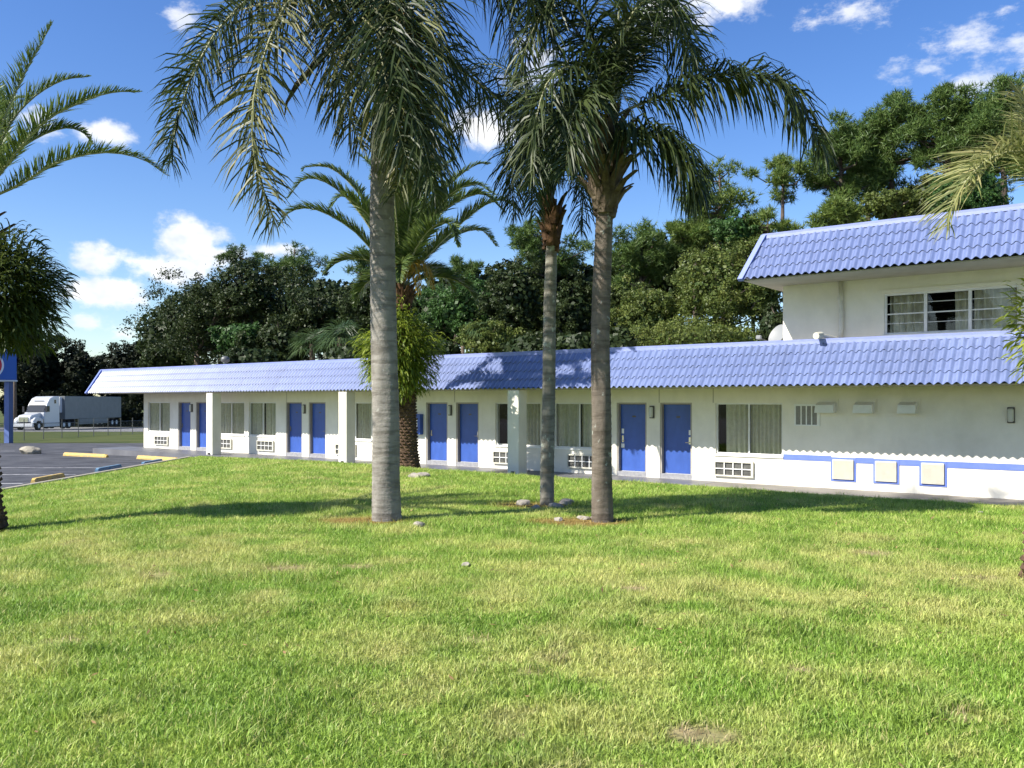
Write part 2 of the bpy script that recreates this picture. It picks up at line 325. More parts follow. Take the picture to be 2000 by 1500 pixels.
def nrm(a): return a/np.maximum(np.linalg.norm(a, axis=-1, keepdims=True), 1e-9)

# ------------------------------------------------------------------ ground
s_ = np.concatenate([-np.geomspace(1800, 60, 14), np.linspace(-55, 55, 23), np.geomspace(60, 1800, 14)])
gy, gx = np.meshgrid(np.concatenate([[-1500, -600, -200, -60], np.linspace(-30, 160, 60), np.geomspace(170, 3000, 14)]), s_, indexing='ij')
link('ground', grid_mesh(gx, gy, base_z(gx, gy)-.05), 'verge', kind='structure')
lx, ly = np.meshgrid(np.linspace(-80, -12.86, 30), np.linspace(-20, 57, 60), indexing='ij')
link('parking_lot', grid_mesh(lx, ly, base_z(lx, ly)), 'asphalt', kind='structure')
rx_, ry_ = np.meshgrid(np.linspace(-140, 20, 30), np.linspace(97, 132, 20), indexing='ij')
link('road', grid_mesh(rx_, ry_, base_z(rx_, ry_)-.03), 'road', kind='structure')

GREEN = np.array((.205,.325,.048)); LIGHT = np.array((.34,.44,.085)); DRY = np.array((.56,.50,.205)); SOIL = np.array((.20,.145,.09)); RUST = np.array((.30,.15,.055))
BASES = [(-1.92,13.5),(.62,15.4),(1.37,13.36),(-3.02,25.3),(-8.0,13.2)]
def gpt(px, py): Y = 1.8*FPX/(py-HOR); return (px-1000)/FPX*Y, Y
BARE = [(*gpt(a, b), r) for a, b, r in ((560,1108,.20),(935,1245,.10),(1028,1312,.10),(1385,1432,.16),(945,1300,.07),(1700,1080,.25),(1240,1150,.12),(300,1120,.2),(700,1105,.15),(1560,1310,.10),(120,1250,.15),(1880,1400,.07))]
def lawn_col(x, y):
    """green, light and dry patches, bare spots, needle litter at the palm feet"""
    a = fbm(x*.45+3, y*.45, 11, 4); b = fbm(x*1.3, y*1.3+5, 23, 3); c = fbm(x*3.1, y*3.1, 31, 2)
    dryb = .13*np.exp(-((y-8.3)/2.2)**2)+.05*np.exp(-((y-12)/3)**2)
    e = fbm(x*2.2+9, y*2.2, 57, 3); d = np.clip((a*.30+b*.30+e*.40+dryb-.525)*5.5, 0, 1); l = np.clip((b*.4+e*.6-.33)*3.0, 0, 1)
    col = GREEN+(LIGHT-GREEN)*l[..., None]; col = col+(DRY-col)*(d*.50)[..., None]
    s = np.clip((c*.45+a*.55-.655)*12, 0, 1)*d; col = col+(SOIL-col)*(s*.8)[..., None]
    bare = s*.6
    for bx, by, br in BARE:
        r = np.hypot(x-bx, (y-by)*1.3)+.22*(e-.5)+.15*(c-.5); br = br*1.5; f = sstep(br, br*.35, r); col = col+(np.array((.42,.31,.19))-col)*(f*.85)[..., None]; bare = np.maximum(bare, f)
    for bx, by in BASES:
        r = np.hypot((x-bx)*.75+.25, (y-by)*1.2+.1)+.35*(b-.5); f = sstep(.75, .3, r)
        col = col+(RUST-col)*(f*.75)[..., None]; bare = np.maximum(bare, f)
    return col*(.85+.3*c)[..., None], bare
NX_, NY_ = 170, 170
tt = np.linspace(0, 1, NY_)[None, :]; xx = np.linspace(-12.7, 30, NX_)[:, None]+0*tt
ye = (DW-1.85-xx*NX)/NY; yy = -8+(ye+8)*tt
lc, _ = lawn_col(xx, yy)
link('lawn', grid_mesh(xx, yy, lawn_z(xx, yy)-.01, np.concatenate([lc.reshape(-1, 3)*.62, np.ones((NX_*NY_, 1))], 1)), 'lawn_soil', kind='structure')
def grass():
    V = []; Cc = []; Fn = []; Lp = []; off = 0
    for y0, y1, dens, sz, seg in [(2.9,5.2,6500,1.0,2),(5.2,8,4600,1.05,2),(8,12,2600,1.3,1),(12,17,1500,1.6,1),(17,24,720,2.0,1),(24,36,330,2.6,1)]:
        area = .62*(y1*y1-y0*y0)*1.12; n = int(area*dens)
        y = np.sqrt(rng.uniform(y0*y0, y1*y1, n)); x = rng.uniform(-.69, .69, n)*y
        c, bare = lawn_col(x, y); de = DW-(x*NX+y*NY)-1.85
        k = (x > -12.68) & (de > .02) & (rng.random(n) > bare*.85)
        x, y, c = x[k], y[k], c[k]; n = len(x)
        if not n: continue
        z = lawn_z(x, y)-.012; tall = .50+.62*fbm(x*1.6, y*1.6, 41, 3)+.75*sstep(.66, .76, fbm(x*3.2, y*3.2, 71, 2))
        h = min(sz, 1.25)*rng.uniform(.028, .062, n)*tall*np.clip(.45+de[k]*.4, 0, 1); w = sz*rng.uniform(.0022, .0042, n)
        an = rng.uniform(0, 2*np.pi, n); lean = rng.uniform(.15, 1.25, n)*h
        dx, dy = np.cos(an), np.sin(an); wa = an+rng.uniform(.6, 2.5, n); wx, wy = np.cos(wa)*w, np.sin(wa)*w
        b = np.stack([x, y, z], -1); W = np.stack([wx, wy, 0*w], -1)
        tip = b+np.stack([dx*lean, dy*lean, h], -1); mid = b+np.stack([dx*lean*.3, dy*lean*.3, h*.62], -1)
        br = rng.random(n)[:, None]; c = c*(.72+.65*rng.random((n, 1))); dead = rng.random(n) < .09; c[dead] = c[dead]*.35+DRY*.75
        c = np.concatenate([c, np.ones((n, 1))], 1); ar = np.arange(n)
        if seg == 2:
            vv = np.stack([b-W, b+W, mid+W*.8, mid-W*.8, tip], 1).reshape(-1, 3); V.append(vv); Cc.append(np.repeat(c, 5, 0))
            q = off+ar[:, None]*5+np.array([0,1,2,3, 3,2,4]); Lp.append(q.ravel()); Fn.append(np.tile([4, 3], n)); off += 5*n
        else:
            vv = np.stack([b-W, b+W, tip], 1).reshape(-1, 3); V.append(vv); Cc.append(np.repeat(c, 3, 0))
            q = off+ar[:, None]*3+np.array([0,1,2]); Lp.append(q.ravel()); Fn.append(np.full(n, 3)); off += 3*n
    me = np_mesh(np.concatenate(V), np.concatenate(Fn), np.concatenate(Lp), col=np.concatenate(Cc))
    link('grass', me, 'grass_blade', kind='stuff', label='short mown lawn grass with dry patches', cat='grass')
grass()

def litter():
    n = 900; y = np.sqrt(rng.uniform(4.2**2, 22**2, n)); x = rng.uniform(-.62, .62, n)*y; k = (x > -12) & (DW-(x*NX+y*NY) > 2.2); x, y = x[k], y[k]; n = len(x)
    p = np.stack([x, y, lawn_z(x, y)+.03], -1); a = nrm(rng.normal(0, 1, (n, 3))*np.array((1, 1, .35))); b = nrm(np.cross(a, rng.normal(0, .4, (n, 3))+np.array((0, 0, 1)))); s_ = rng.uniform(.012, .04, (n, 1))
    V = np.stack([p-a*s_, p-b*s_*.3, p+a*s_, p+b*s_*.3], 1).reshape(-1, 3); c = np.array((.30,.19,.09))*rng.uniform(.5, 1.5, (n, 1)); c = np.repeat(np.concatenate([c, np.ones((n, 1))], 1), 4, 0)
    link('leaf_litter', np_mesh(V, np.full(n, 4), np.arange(4*n), col=c), 'grass_blade', kind='stuff', label='scattered brown dead leaves lying in the lawn', cat='leaf litter')
litter()
# kerb, painted lines
kb = MB()
kb.box(-12.88, -12.70, 6, 35.2, -.2, .0); kb.obj('kerb', 'concrete', bevel=.015, kind='structure')
for k, y in enumerate((18.6, 21.6, 24.6, 27.6, 30.6)):
    X, Y = np.meshgrid(np.linspace(-19.2, -13.6, 6), np.array([y-.06, y+.06]), indexing='ij')
    link('painted_line', grid_mesh(X, Y, base_z(X, Y)+.006), 'line_white', kind='structure')
for y in (30.4, 38.5, 44.5):
    X, Y = np.meshgrid(np.linspace(-45, -25, 12), np.array([y-.07, y+.07]), indexing='ij')
    link('painted_line', grid_mesh(X, Y, base_z(X, Y)+.006), 'line_white', kind='structure')

def wheel_stop(c, ang, m, label, L=1.85):
    mb = MB(); pr = [(-.075,0),(.075,0),(.075,.05),(.045,.125),(-.045,.125),(-.075,.05)]
    vs = []
    for i, (x, sh) in enumerate(((-L/2, .7), (-L/2+.09, 1), (L/2-.09, 1), (L/2, .7))): vs += [(x, y*sh, z*sh if sh < 1 else z) for y, z in pr]
    fs = [tuple(range(5, -1, -1)), tuple(18+k for k in range(6))]
    for i in range(3):
        for k in range(6): fs.append((i*6+k, i*6+(k+1) % 6, (i+1)*6+(k+1) % 6, (i+1)*6+k))
    mb.add(vs, fs); o = mb.obj('wheel_stop', m, loc=(c[0], c[1], float(base_z(c[0], c[1]))), label=label, cat='wheel stop', group='concrete wheel stops in the parking lot'); o.rotation_euler.z = ang; o.scale = (1, 1.25, 1.2)
wheel_stop((-13.3, 21.6), R_(91), 'stop_yellow', 'worn yellow wheel stop nearest the camera at the left edge')
wheel_stop((-13.35, 25.5), R_(93), 'stop_yellow', 'yellow wheel stop beside the kerb, next to the nearest blue one')
wheel_stop((-13.3, 29.2), R_(92), 'stop_blue', 'blue wheel stop beside the kerb, the nearer of two blue ones')
wheel_stop((-13.25, 32.6), R_(92), 'stop_blue', 'blue wheel stop by the lawn corner, the farther of two blue ones')
wheel_stop((-18.6, 38.6), R_(-30), 'stop_yellow', 'long yellow wheel stop behind the pale rock', 3.0)
wheel_stop((-14.3, 35.7), R_(-36), 'stop_yellow', 'yellow wheel stop in front of the two leftmost blue doors', 2.8)
wheel_stop((-11.3, 33.3), R_(-37.7), 'stop_yellow', 'yellow wheel stop ending at the foot of the leftmost column', 1.7)

# ------------------------------------------------------------------ motel
B = empty('motel_building', (DW*NX, DW*NY, 0), 'long white motel with blue doors, blue tiled mansard roof and upper floor', 'motel', rz=AF-math.pi/2)
S = 1.1
UL, UR = -39.55, 3.2
DOORS = [u*S for u in (-32.40, -31.12, -25.38, -24.10, -18.39, -17.13, -11.40, -10.10)]   # right edges of the openings
DWD, DH = 1.0, 2.15
WINS = [(-35.62,-33.92),(-30.55,-28.80),(-28.51,-26.88),(-23.45,-21.80),(-21.5,-20.0),(-16.48,-14.83),(-14.36,-12.70),(-9.46,-7.76)]
WINS = [(a*S, b*S) for a, b in WINS]; WZ = (.755, 2.15)
ACS = [(-35.02,-34.0),(-30.55,-29.56),(-27.94,-26.96),(-23.54,-22.51),(-16.54,-15.52),(-13.88,-12.86),(-9.47,-8.46)]
ACS = [(a*S, b*S) for a, b in ACS]; AZ = (.155, .575)
def wall_mesh(xr, zr, holes, y0, y1):
    xs = sorted({xr[0], xr[1], *[h[0] for h in holes], *[h[1] for h in holes]}); zs = sorted({zr[0], zr[1], *[h[2] for h in holes], *[h[3] for h in holes]})
    nx, nz = len(xs)-1, len(zs)-1
    def solid(i, j):
        if not (0 <= i < nx and 0 <= j < nz): return False
        cx, cz = (xs[i]+xs[i+1])/2, (zs[j]+zs[j+1])/2
        return not any(h[0] < cx < h[1] and h[2] < cz < h[3] for h in holes)
    bm = bmesh.new(); vc = {}
    def v(i, j, k):
        if (i, j, k) not in vc: vc[i, j, k] = bm.verts.new((xs[i], (y0, y1)[k], zs[j]))
        return vc[i, j, k]
    for i in range(nx):
        for j in range(nz):
            if not solid(i, j): continue
            bm.faces.new((v(i,j,0), v(i+1,j,0), v(i+1,j+1,0), v(i,j+1,0))); bm.faces.new((v(i,j,1), v(i,j+1,1), v(i+1,j+1,1), v(i+1,j,1)))
            if not solid(i-1, j): bm.faces.new((v(i,j,0), v(i,j+1,0), v(i,j+1,1), v(i,j,1)))
            if not solid(i+1, j): bm.faces.new((v(i+1,j,0), v(i+1,j,1), v(i+1,j+1,1), v(i+1,j+1,0)))
            if not solid(i, j-1): bm.faces.new((v(i,j,0), v(i,j,1), v(i+1,j,1), v(i+1,j,0)))
            if not solid(i, j+1): bm.faces.new((v(i,j+1,0), v(i+1,j+1,0), v(i+1,j+1,1), v(i,j+1,1)))
    me = bpy.data.meshes.new('m'); bm.to_mesh(me); bm.free(); return me
holes = [(d-DWD, d, 0, DH) for d in DOORS]+[(a, b, *WZ) for a, b in WINS]+[(a+.02, b-.02, AZ[0]+.02, AZ[1]-.02) for a, b in ACS]
link('front_wall', wall_mesh((UL, UR), (-.15, 2.6), holes, 0, .22), 'wall', B)
MB().box(UL, UL+.22, .22, 9, -.3, 3.3).obj('side_wall', 'wall', B)
MB().box(UR-.22, UR, .22, 9, -.3, 5.2).obj('side_wall', 'wall', B)
MB().box(UL, UR, 9, 9.2, -.3, 3.3).obj('back_wall', 'wall', B)
MB().box(UL+.22, UR-.22, .35, 9, -.3, .12).obj('floor_slab', 'dark', B)
# vertical joints in the wall plaster
for px in (1393, 1287.5, 888, 560):
    u = fu(px); MB().box(u-.012, u+.012, -.004, .02, 2.15, 2.55).obj('wall_joint', 'taupe', B)

# walkway under the eaves
MB().box(UL-1.2, -10.3, -1.85, -.002, -.3, -.0).obj('walkway', 'walk_grey', B)
MB().box(-10.3, UR, -1.85, -.002, -.3, -.004).obj('walkway', 'walk_beige', B)

# columns
for u in (-31.75, -23.72, -16.16):
    c = MB().box(u-.21, u+.21, -1.62, -1.2, 0.0, 2.52).obj('column', 'wall', B, bevel=.012)
    MB().box(u-.02, u+.07, -1.70, -1.62, .02, .10).obj('drain_outlet', 'bronze', c, bevel=.01)

# doors
for i, d in enumerate(DOORS):
    l = d-DWD; y = .14
    o = MB().box(l+.055, d-.055, y, y+.045, .145, DH-.05).obj('door', 'door_blue', B, bevel=.004)
    fr = MB()
    fr.box(l+.002, l+.052, .02, y+.05, .13, DH-.002); fr.box(d-.052, d-.002, .02, y+.05, .13, DH-.002); fr.box(l+.052, d-.052, .02, y+.05, DH-.048, DH-.002)
    fr.obj('door_frame', 'taupe', o)
    MB().box(l+.003, d-.003, .015, .36, -.02, .135).obj('door_sill', 'sill_grey', o)
    MB().box(l+.055, d-.055, y-.012, y+.02, .1355, .142).obj('threshold', 'alu', o)
    left_hinge = i in (1, 3, 5, 7)
    hx = d-.13 if left_hinge else l+.13
    h = MB(); h.box(hx-.03, hx+.03, y-.012, y-.001, .98, 1.18); h.tube([(hx, y-.01, 1.03), (hx, y-.06, 1.03), (hx+(-.11 if left_hinge else .11), y-.06, 1.03)], .011, 6); h.obj('handle', 'chrome', o)
    if i >= 6: MB().box(hx-.035, hx+.04, y-.006, y-.0015, 1.24, 1.38).obj('lock_plate', 'paper', o)
    if i == 6: MB().box(hx-.05, hx+.06, y-.014, y-.008, .82, .94).obj('door_hanger', 'paper', o)
    MB().box(l+.45, l+.57, y-.006, y-.0015, 1.72, 1.77).obj('number_plate', 'bronze', o)
# windows
def curtain_mesh(x0, x1, z0, z1, y, seed, amp=.034):
    r = random.Random(seed); n = int((x1-x0)/.016); xs = np.linspace(x0, x1, n); ph = np.cumsum([r.uniform(.15, 1.0) for _ in xs])*(1.15+.3*math.sin(seed*3.))
    X = np.stack([xs, xs+.01*np.sin(ph*.7)], 1)
    Y = y+amp*np.stack([np.sin(ph), np.sin(ph+.5)*1.1], 1); Z = np.stack([np.full(n, z1), np.full(n, z0)], 1)
    return grid_mesh(X, Y, Z)
gaps = {0: (0, 1), 1: (0, 1), 2: (0, 1), 3: (0, 1), 4: (0, 1), 5: (.42, 1), 6: (0, 1), 7: (.115, 1)}
for i, (a, b) in enumerate(WINS):
    z0, z1 = WZ; m = (a+b)/2
    w = MB(); y0, y1 = .05, .11
    w.box(a, a+.04, y0, y1, z0, z1); w.box(b-.04, b, y0, y1, z0, z1); w.box(a+.04, b-.04, y0, y1, z0, z0+.045); w.box(a+.04, b-.04, y0, y1, z1-.045, z1)
    w.box(m-.02, m+.02, y0+.005, y1-.005, z0+.045, z1-.045)
    o = w.obj('window', 'alu', B)
    MB().box(a+.04, m-.02, .075, .079, z0+.045, z1-.045).obj('pane', 'glass', o); MB().box(m+.02, b-.04, .085, .089, z0+.045, z1-.045).obj('pane', 'glass', o)
    g = gaps[i]; x0 = a+(b-a)*g[0]; x1 = a+(b-a)*g[1]
    link('curtain', curtain_mesh(x0+.02, m, z0-.05, z1+.05, .15, i), 'curtain', o); link('curtain', curtain_mesh(m+.005, x1-.0, z0-.05, z1+.05, .16, i+50), 'curtain', o)
    MB().box(a-.03, b+.03, -.035, .05, z0-.05, z0-.001).obj('window_sill', 'white_paint', o)
# sheet behind the windows, the rooms' darkness put into its colour
MB().box(UL+.3, UR-.3, 1.6, 1.64, .12, 2.58).obj('dark_room_sheet', 'dark', B)
# through-wall air conditioners
for a, b in ACS:
    z0, z1 = AZ; w = MB(); y0 = -.07
    w.box(a, b, y0, .02, z1-.04, z1); w.box(a, b, y0, .02, z0, z0+.04); w.box(a, a+.035, y0, .02, z0+.04, z1-.04); w.box(b-.06, b, y0, .02, z0+.04, z1-.04)
    o = w.obj('air_conditioner', 'cream', B)
    MB().box(a+.035, b-.06, -.03, .2, z0+.04, z1-.04).obj('coil', 'ac_dark', o)
    for k in range(1, 4):
        x = a+.035+(b-a-.095)*k/4; MB().box(x-.013, x+.013, -.062, -.034, z0+.041, z1-.041).obj('grille_bar', 'alu', o)
    zc = (z0+z1)/2; MB().box(a+.036, b-.061, -.066, -.036, zc-.013, zc+.013).obj('grille_bar', 'alu', o)
# wall lamps
for px, m in ((375,'lamp_grey'), (595,'lamp_grey'), (880,'lamp_grey'), (1274,'lamp_grey'), (1975,'bronze')):
    u = fu(px); o = MB().box(u-.075, u+.075, -.045, -.001, 1.70, 2.06).obj('wall_lamp', 'bronze', B, bevel=.01)
    MB().box(u-.06, u+.06, -.12, -.046, 1.73, 2.03).obj('diffuser', 'lamp_grey', o, bevel=.025)
# fire extinguisher cabinet
u0, u1 = fu(809), fu(827)
o = MB().box(u0, u1, -.17, -.001, 1.03, 1.74).obj('extinguisher_cabinet', 'door_blue', B, bevel=.008)
MB().box(u0+.13, u1-.13, -.174, -.171, 1.17, 1.60).obj('cabinet_window', 'sign_white', o); MB().tube([((u0+u1)/2, -.176, 1.2), ((u0+u1)/2, -.176, 1.5)], .035, 8).obj('fire_extinguisher', 'sign_red', o)
# vents on the right wall
u0, u1 = fu(1552), fu(1597); w = MB(); z0, z1 = 1.56, 2.12
w.box(u0, u1+.06, -.03, -.001, z1-.05, z1); w.box(u0, u1+.06, -.03, -.001, z0, z0+.03); w.box(u0, u0+.04, -.03, -.001, z0+.03, z1-.05); w.box(u1-.01, u1+.06, -.03, -.001, z0+.03, z1-.05)
o = w.obj('wall_vent', 'white_paint', B); MB().box(u0+.04, u1-.01, -.008, -.002, z0+.03, z1-.05).obj('vent_screen', 'vent_grey', o)
for k in range(1, 4): x = u0+.04+(u1-u0-.05)*k/4; MB().box(x-.015, x+.015, -.026, -.009, z0+.031, z1-.051).obj('vent_bar', 'white_paint', o)
for px0, px1 in ((1598,1633), (1672,1708), (1758,1792)):
    u0, u1 = fu(px0), fu(px1); o = MB().box(u0-.03, u1+.06, -.02, -.001, 1.93, 2.24).obj('vent_hood', 'wall', B)
    h = MB(); h.add([(u0,-.02,2.18),(u1,-.02,2.18),(u1,-.22,2.1),(u0,-.22,2.1),(u0,-.02,1.90),(u1,-.02,1.90),(u1+.01,-.27,1.90),(u0-.01,-.27,1.90)], [(0,1,2,3),(3,2,6,7),(0,3,7,4),(1,5,6,2),(4,7,6,5)]); h.obj('hood', 'white_paint', o)
# blue band and louvred panels
LV = [(fu(1627), fu(1668)), (fu(1710), fu(1752)), (fu(1800), fu(1845))]
MB().box(fu(1530), LV[0][0]-.045, -.012, -.001, .675, .815).obj('trim_band', 'trim_blue', B)
MB().box(LV[0][1]+.045, LV[1][0]-.045, -.012, -.001, .66, .80).obj('trim_band', 'trim_blue', B)
MB().box(LV[1][1]+.045, LV[2][0]-.045, -.012, -.001, .65, .79).obj('trim_band', 'trim_blue', B)
MB().box(LV[2][1]+.045, UR, -.012, -.001, .64, .785).obj('trim_band', 'trim_blue', B)
for a, b in LV:
    f = MB(); z0, z1 = .24, .735; f.box(a-.05, a, -.02, -.001, z0-.05, z1+.05); f.box(b, b+.05, -.02, -.001, z0-.05, z1+.05); f.box(a, b, -.02, -.001, z1, z1+.05); f.box(a, b, -.02, -.001, z0-.05, z0)
    o = f.obj('louvre_panel', 'trim_blue', B); MB().box(a+.001, b-.001, -.06, -.001, z0+.001, z1-.001).obj('panel_case', 'cream', o, bevel=.006)
    n = 22
    for k in range(n): x = a+.03+(b-a-.06)*k/(n-1); MB().box(x-.005, x+.005, -.069, -.0605, z0+.03, z1-.03).obj('louvre', 'louvre_tan', o)

# mansard roof: stamped steel panels, four courses, six waves each
WP, NWV = .182, 6
def wave(t):
    s = .5+.5*np.cos(2*np.pi*t); return s**.9
def panel_mesh(z0, d0, z1, d1, amp=.036, step=.028):
    n = NWV*10+1; t = np.linspace(0, NWV, n); x = t*WP; wv = wave(t)*amp
    L = math.hypot(z1-z0, d0-d1); ux = np.array((0, (d0-d1)/L, (z1-z0)/L)); nn = np.array((0, -ux[2], ux[1]))   # up the slope / outward
    rows = []
    for c in range(4):                     # c = 0 lowest; each course is tucked under by the one above it
        a, b = L*c/4, L*(c+1)/4
        for s, off in ((a, step), (a+(b-a)*.5, step*.55), (b, .003)):
            rows.append((s+(-.045*(1-wave(t)) if s == a else (-.045*(1-wave(t)) if s == b and c < 3 else 0)), wv+off))
    V = np.array([[np.array((x[i], -d0, z0))+ux*(r[0] if np.isscalar(r[0]) else r[0][i])+nn*r[1][i] for i in range(n)] for r in rows])
    m = len(rows); V2 = V.reshape(-1, 3); F = []
    for j in range(m-1):
        for i in range(n-1): F.append((j*n+i, j*n+i+1, (j+1)*n+i+1, (j+1)*n+i))
    me = bpy.data.meshes.new('m'); me.from_pydata([tuple(v) for v in V2], [], F)
    me.materials.append(MATS['roof_blue']); me.polygons.foreach_set('use_smooth', [False]*len(F)); me.update()
    bm = bmesh.new(); bm.from_mesh(me)
    for e in bm.edges:
        if len(e.link_faces) == 2 and e.calc_face_angle() > .6: e.smooth = False
    for f in bm.faces: f.smooth = True
    bm.to_mesh(me); bm.free(); return me
def mansard(u_left, u_right, z0, d0, z1, d1, end_in):
    me = panel_mesh(z0, d0, z1, d1); w = WP*NWV; k = 0; u = u_left
    while u < u_right:
        pm = me
        if k == 0 and end_in:                  # the end panel is cut along the sloping hip
            pm = me.copy(); bm = bmesh.new(); bm.from_mesh(pm); a = Vector((0, -d0, z0)); b = Vector((end_in, -d1, z1)); nv = Vector((0, -(z1-z0), d0-d1)); pn = (b-a).cross(nv).normalized()
            if pn.x < 0: pn = -pn
            bmesh.ops.bisect_plane(bm, geom=bm.verts[:]+bm.edges[:]+bm.faces[:], plane_co=a, plane_no=pn, clear_inner=True); bm.to_mesh(pm); bm.free()
        o = link('roof_panel', pm, None, B, loc=(u+random.uniform(-.004, .002), random.uniform(-.006, .006), 0)); u += w; k += 1
    ur = u
    # backing, cap, end trim, soffit
    MB().add([(u_left+.02,-d0+.03,z0+.03),(ur,-d0+.03,z0+.03),(ur,-d1+.03,z1-.01),(u_left+.02+end_in,-d1+.03,z1-.01),(u_left+.02+end_in,-d1+.3,z1-.01),(ur,-d1+.3,z1-.01),(u_left+.02,-d1+.3,z0+.03),(ur,-d1+.3,z0+.03)],
             [(0,1,2,3),(3,2,5,4),(0,3,4,6),(1,7,5,2),(0,6,7,1),(4,5,7,6)]).obj('roof_backing', 'end_blue', B)
    ul = u_left+end_in-.03
    MB().box(ul, ur, -d1-.055, -d1+.30, z1+.035, z1+.085).add([(ul,-d1-.055,z1+.034),(ur,-d1-.055,z1+.034),(ur,-d1-.062,z1-.045),(ul,-d1-.062,z1-.045)], [(0,3,2,1)]).obj('ridge_cap', 'cap_blue', B)
    L = math.hypot(z1-z0, d0-d1); ny, nz = -(z1-z0)/L, (d0-d1)/L
    q = []
    for (d, z, e) in ((d0+.02, z0-.05, 0), (d1, z1+.02, end_in)):
        for a, h in ((-.06, -.02), (.07, -.02), (.07, .085), (-.06, .085)): q.append((u_left+a+e, -d+ny*h, z+nz*h))
    MB().add(q, [(0,1,2,3),(7,6,5,4),(0,4,5,1),(1,5,6,2),(2,6,7,3),(3,7,4,0)]).obj('end_trim', 'end_blue', B)
    return ur
EZ, ED, TZ, TD = 2.575, 1.62, 3.63, .88
ur1 = mansard(-41.75, UR-.4, EZ, ED, TZ, TD, 0)
MB().box(-41.73, ur1, -ED+.06, -.001, EZ-.03, EZ+.0).obj('soffit', 'soffit', B)
MB().box(-41.73, UL, .0, 9.2, EZ-.03, EZ).obj('soffit', 'soffit', B)
MB().box(-41.73, ur1, -TD+.30, 9.4, 3.5, 3.6).obj('roof_deck', 'deck', B)
MB().box(-41.74, -41.60, -TD+.3, 9.4, EZ+.001, 3.68).obj('gable_board', 'end_blue', B)
# upper floor
UUL = -8.52
UW = (fu(1727), fu(1985)+.06, 3.80, 4.80)
link('upper_wall', wall_mesh((UUL, UR), (3.601, 5.25), [UW], 0, .22), 'wall', B)
MB().box(UUL, UUL+.22, .221, 9, 3.601, 5.25).obj('upper_side_wall', 'wall', B)
MB().box(UUL+.22, UR-.22, 8.8, 9, 3.601, 5.25).obj('upper_back_wall', 'wall', B)
EZ2, TZ2 = 5.24, 6.33
ur2 = mansard(-8.98, UR-.4, EZ2, ED, TZ2, .95, .34)
MB().box(-8.96, ur2, -ED+.06, 9.4, EZ2-.05, EZ2-.02).obj('soffit', 'soffit', B)
MB().box(-8.49, ur2, -.95+.3, 9.4, 6.2, 6.3).obj('roof_deck', 'deck', B)
MB().box(-8.60, -8.50, -.65, 9.4, EZ2-.019, 6.36).obj('gable_board', 'end_blue', B)
# upper window: three lights with horizontal bars
a, b, z0, z1 = UW; w = MB()
w.box(a, a+.05, .03, .1, z0, z1); w.box(b-.05, b, .03, .1, z0, z1); w.box(a+.05, b-.05, .03, .1, z0, z0+.05); w.box(a+.05, b-.05, .03, .1, z1-.05, z1)
o = w.obj('window', 'alu', B)
ms = [a+.05, fu(1807), fu(1894), b-.05]
for k in range(1, 3): MB().box(ms[k]-.035, ms[k]+.035, .025, .095, z0+.051, z1-.051).obj('mullion', 'alu', o)
for k in range(3):
    x0 = ms[k]+(.036 if k else .001); x1 = ms[k+1]-.036
    MB().box(x0, x1, .065, .069, z0+.051, z1-.051).obj('pane', 'glass', o)
    for q in (.27, .5, .75): z = z0+(z1-z0)*q; MB().box(x0, x1, .045, .062, z-(.014 if q == .5 else .006), z+(.014 if q == .5 else .006)).obj('glazing_bar', 'alu', o)
    link('curtain', curtain_mesh(x0+(.0 if k != 1 else .55), x1, z0-.05, z1+.05, .3, 90+k, .05), 'curtain', o)
MB().box(a-.04, b+.04, -.04, .03, z0-.06, z0-.001).obj('window_sill', 'white_paint', o)
MB().box(a-.04, b+.04, -.03, .03, z1+.001, z1+.09).obj('window_head', 'wall', o)
MB().box(UUL+.4, UR-.4, 1.5, 1.54, 3.6, 5.2).obj('dark_room_sheet', 'dark', B)  # near-black sheet, the upper room's darkness put into its colour
# downspout and roof pipe
ud = fu(1643)
o = MB().tube([(ud, -.06, 5.19), (ud, -.06, 4.6), (ud+.02, -.065, 4.55), (ud+.02, -.065, 4.0), (ud, -.06, 3.95), (ud, -.07, 3.72)], .055, 10).obj('downspout', 'pipe', B, smooth=True)
MB().tube([(ud, -.07, 4.72), (ud, -.07, 4.80)], .072, 10).obj('pipe_clamp', 'pipe', o)
up = fu(1600, .95)
MB().tube([(ud-.02, -.12, 3.74), (up+.03, -1.0, 3.80)], .045, 8).obj('roof_pipe', 'pipe', B)
MB().tube([(up+.035, -.94, 3.80), (up, -1.18, 3.77)], .085, 10).obj('pipe_elbow', 'cream', B, bevel=0)

# satellite dish on the lower roof
w0 = loc2w(-9.0, .7, 3.6)
D = empty('satellite_dish', w0, 'pale satellite dish on the low roof beside the upper floor', 'satellite dish', rz=AF-math.pi/2)
mb = MB(); nr, na = 6, 20; vs = [(0, 0, 0)]; fs = []
for i in range(1, nr+1):
    r = .29*i/nr
    for k in range(na): an = 2*math.pi*k/na; vs.append((r*math.cos(an), -.35*r*r/.42, r*math.sin(an)*1.1))
for k in range(na): fs.append((0, 1+k, 1+(k+1) % na))
for i in range(nr-1):
    for k in range(na): fs.append((1+i*na+k, 1+(i+1)*na+k, 1+(i+1)*na+(k+1) % na, 1+i*na+(k+1) % na))
mb.add(vs, fs); o = mb.obj('reflector', 'dish', D, True, loc=(.1, 0, .35)); o.rotation_euler = (R_(-28), 0, R_(-25))
MB().tube([(.1, .05, .02), (.1, .1, .35)], .025, 8).obj('mast', 'dish', D)
MB().tube([(.15, -.05, .02), (-.28, -.4, .30)], .018, 6).obj('feed_arm', 'bronze', D)
MB().box(-.36, -.22, -.46, -.36, .25, .36).obj('feed_horn', 'dish', D, bevel=.02)
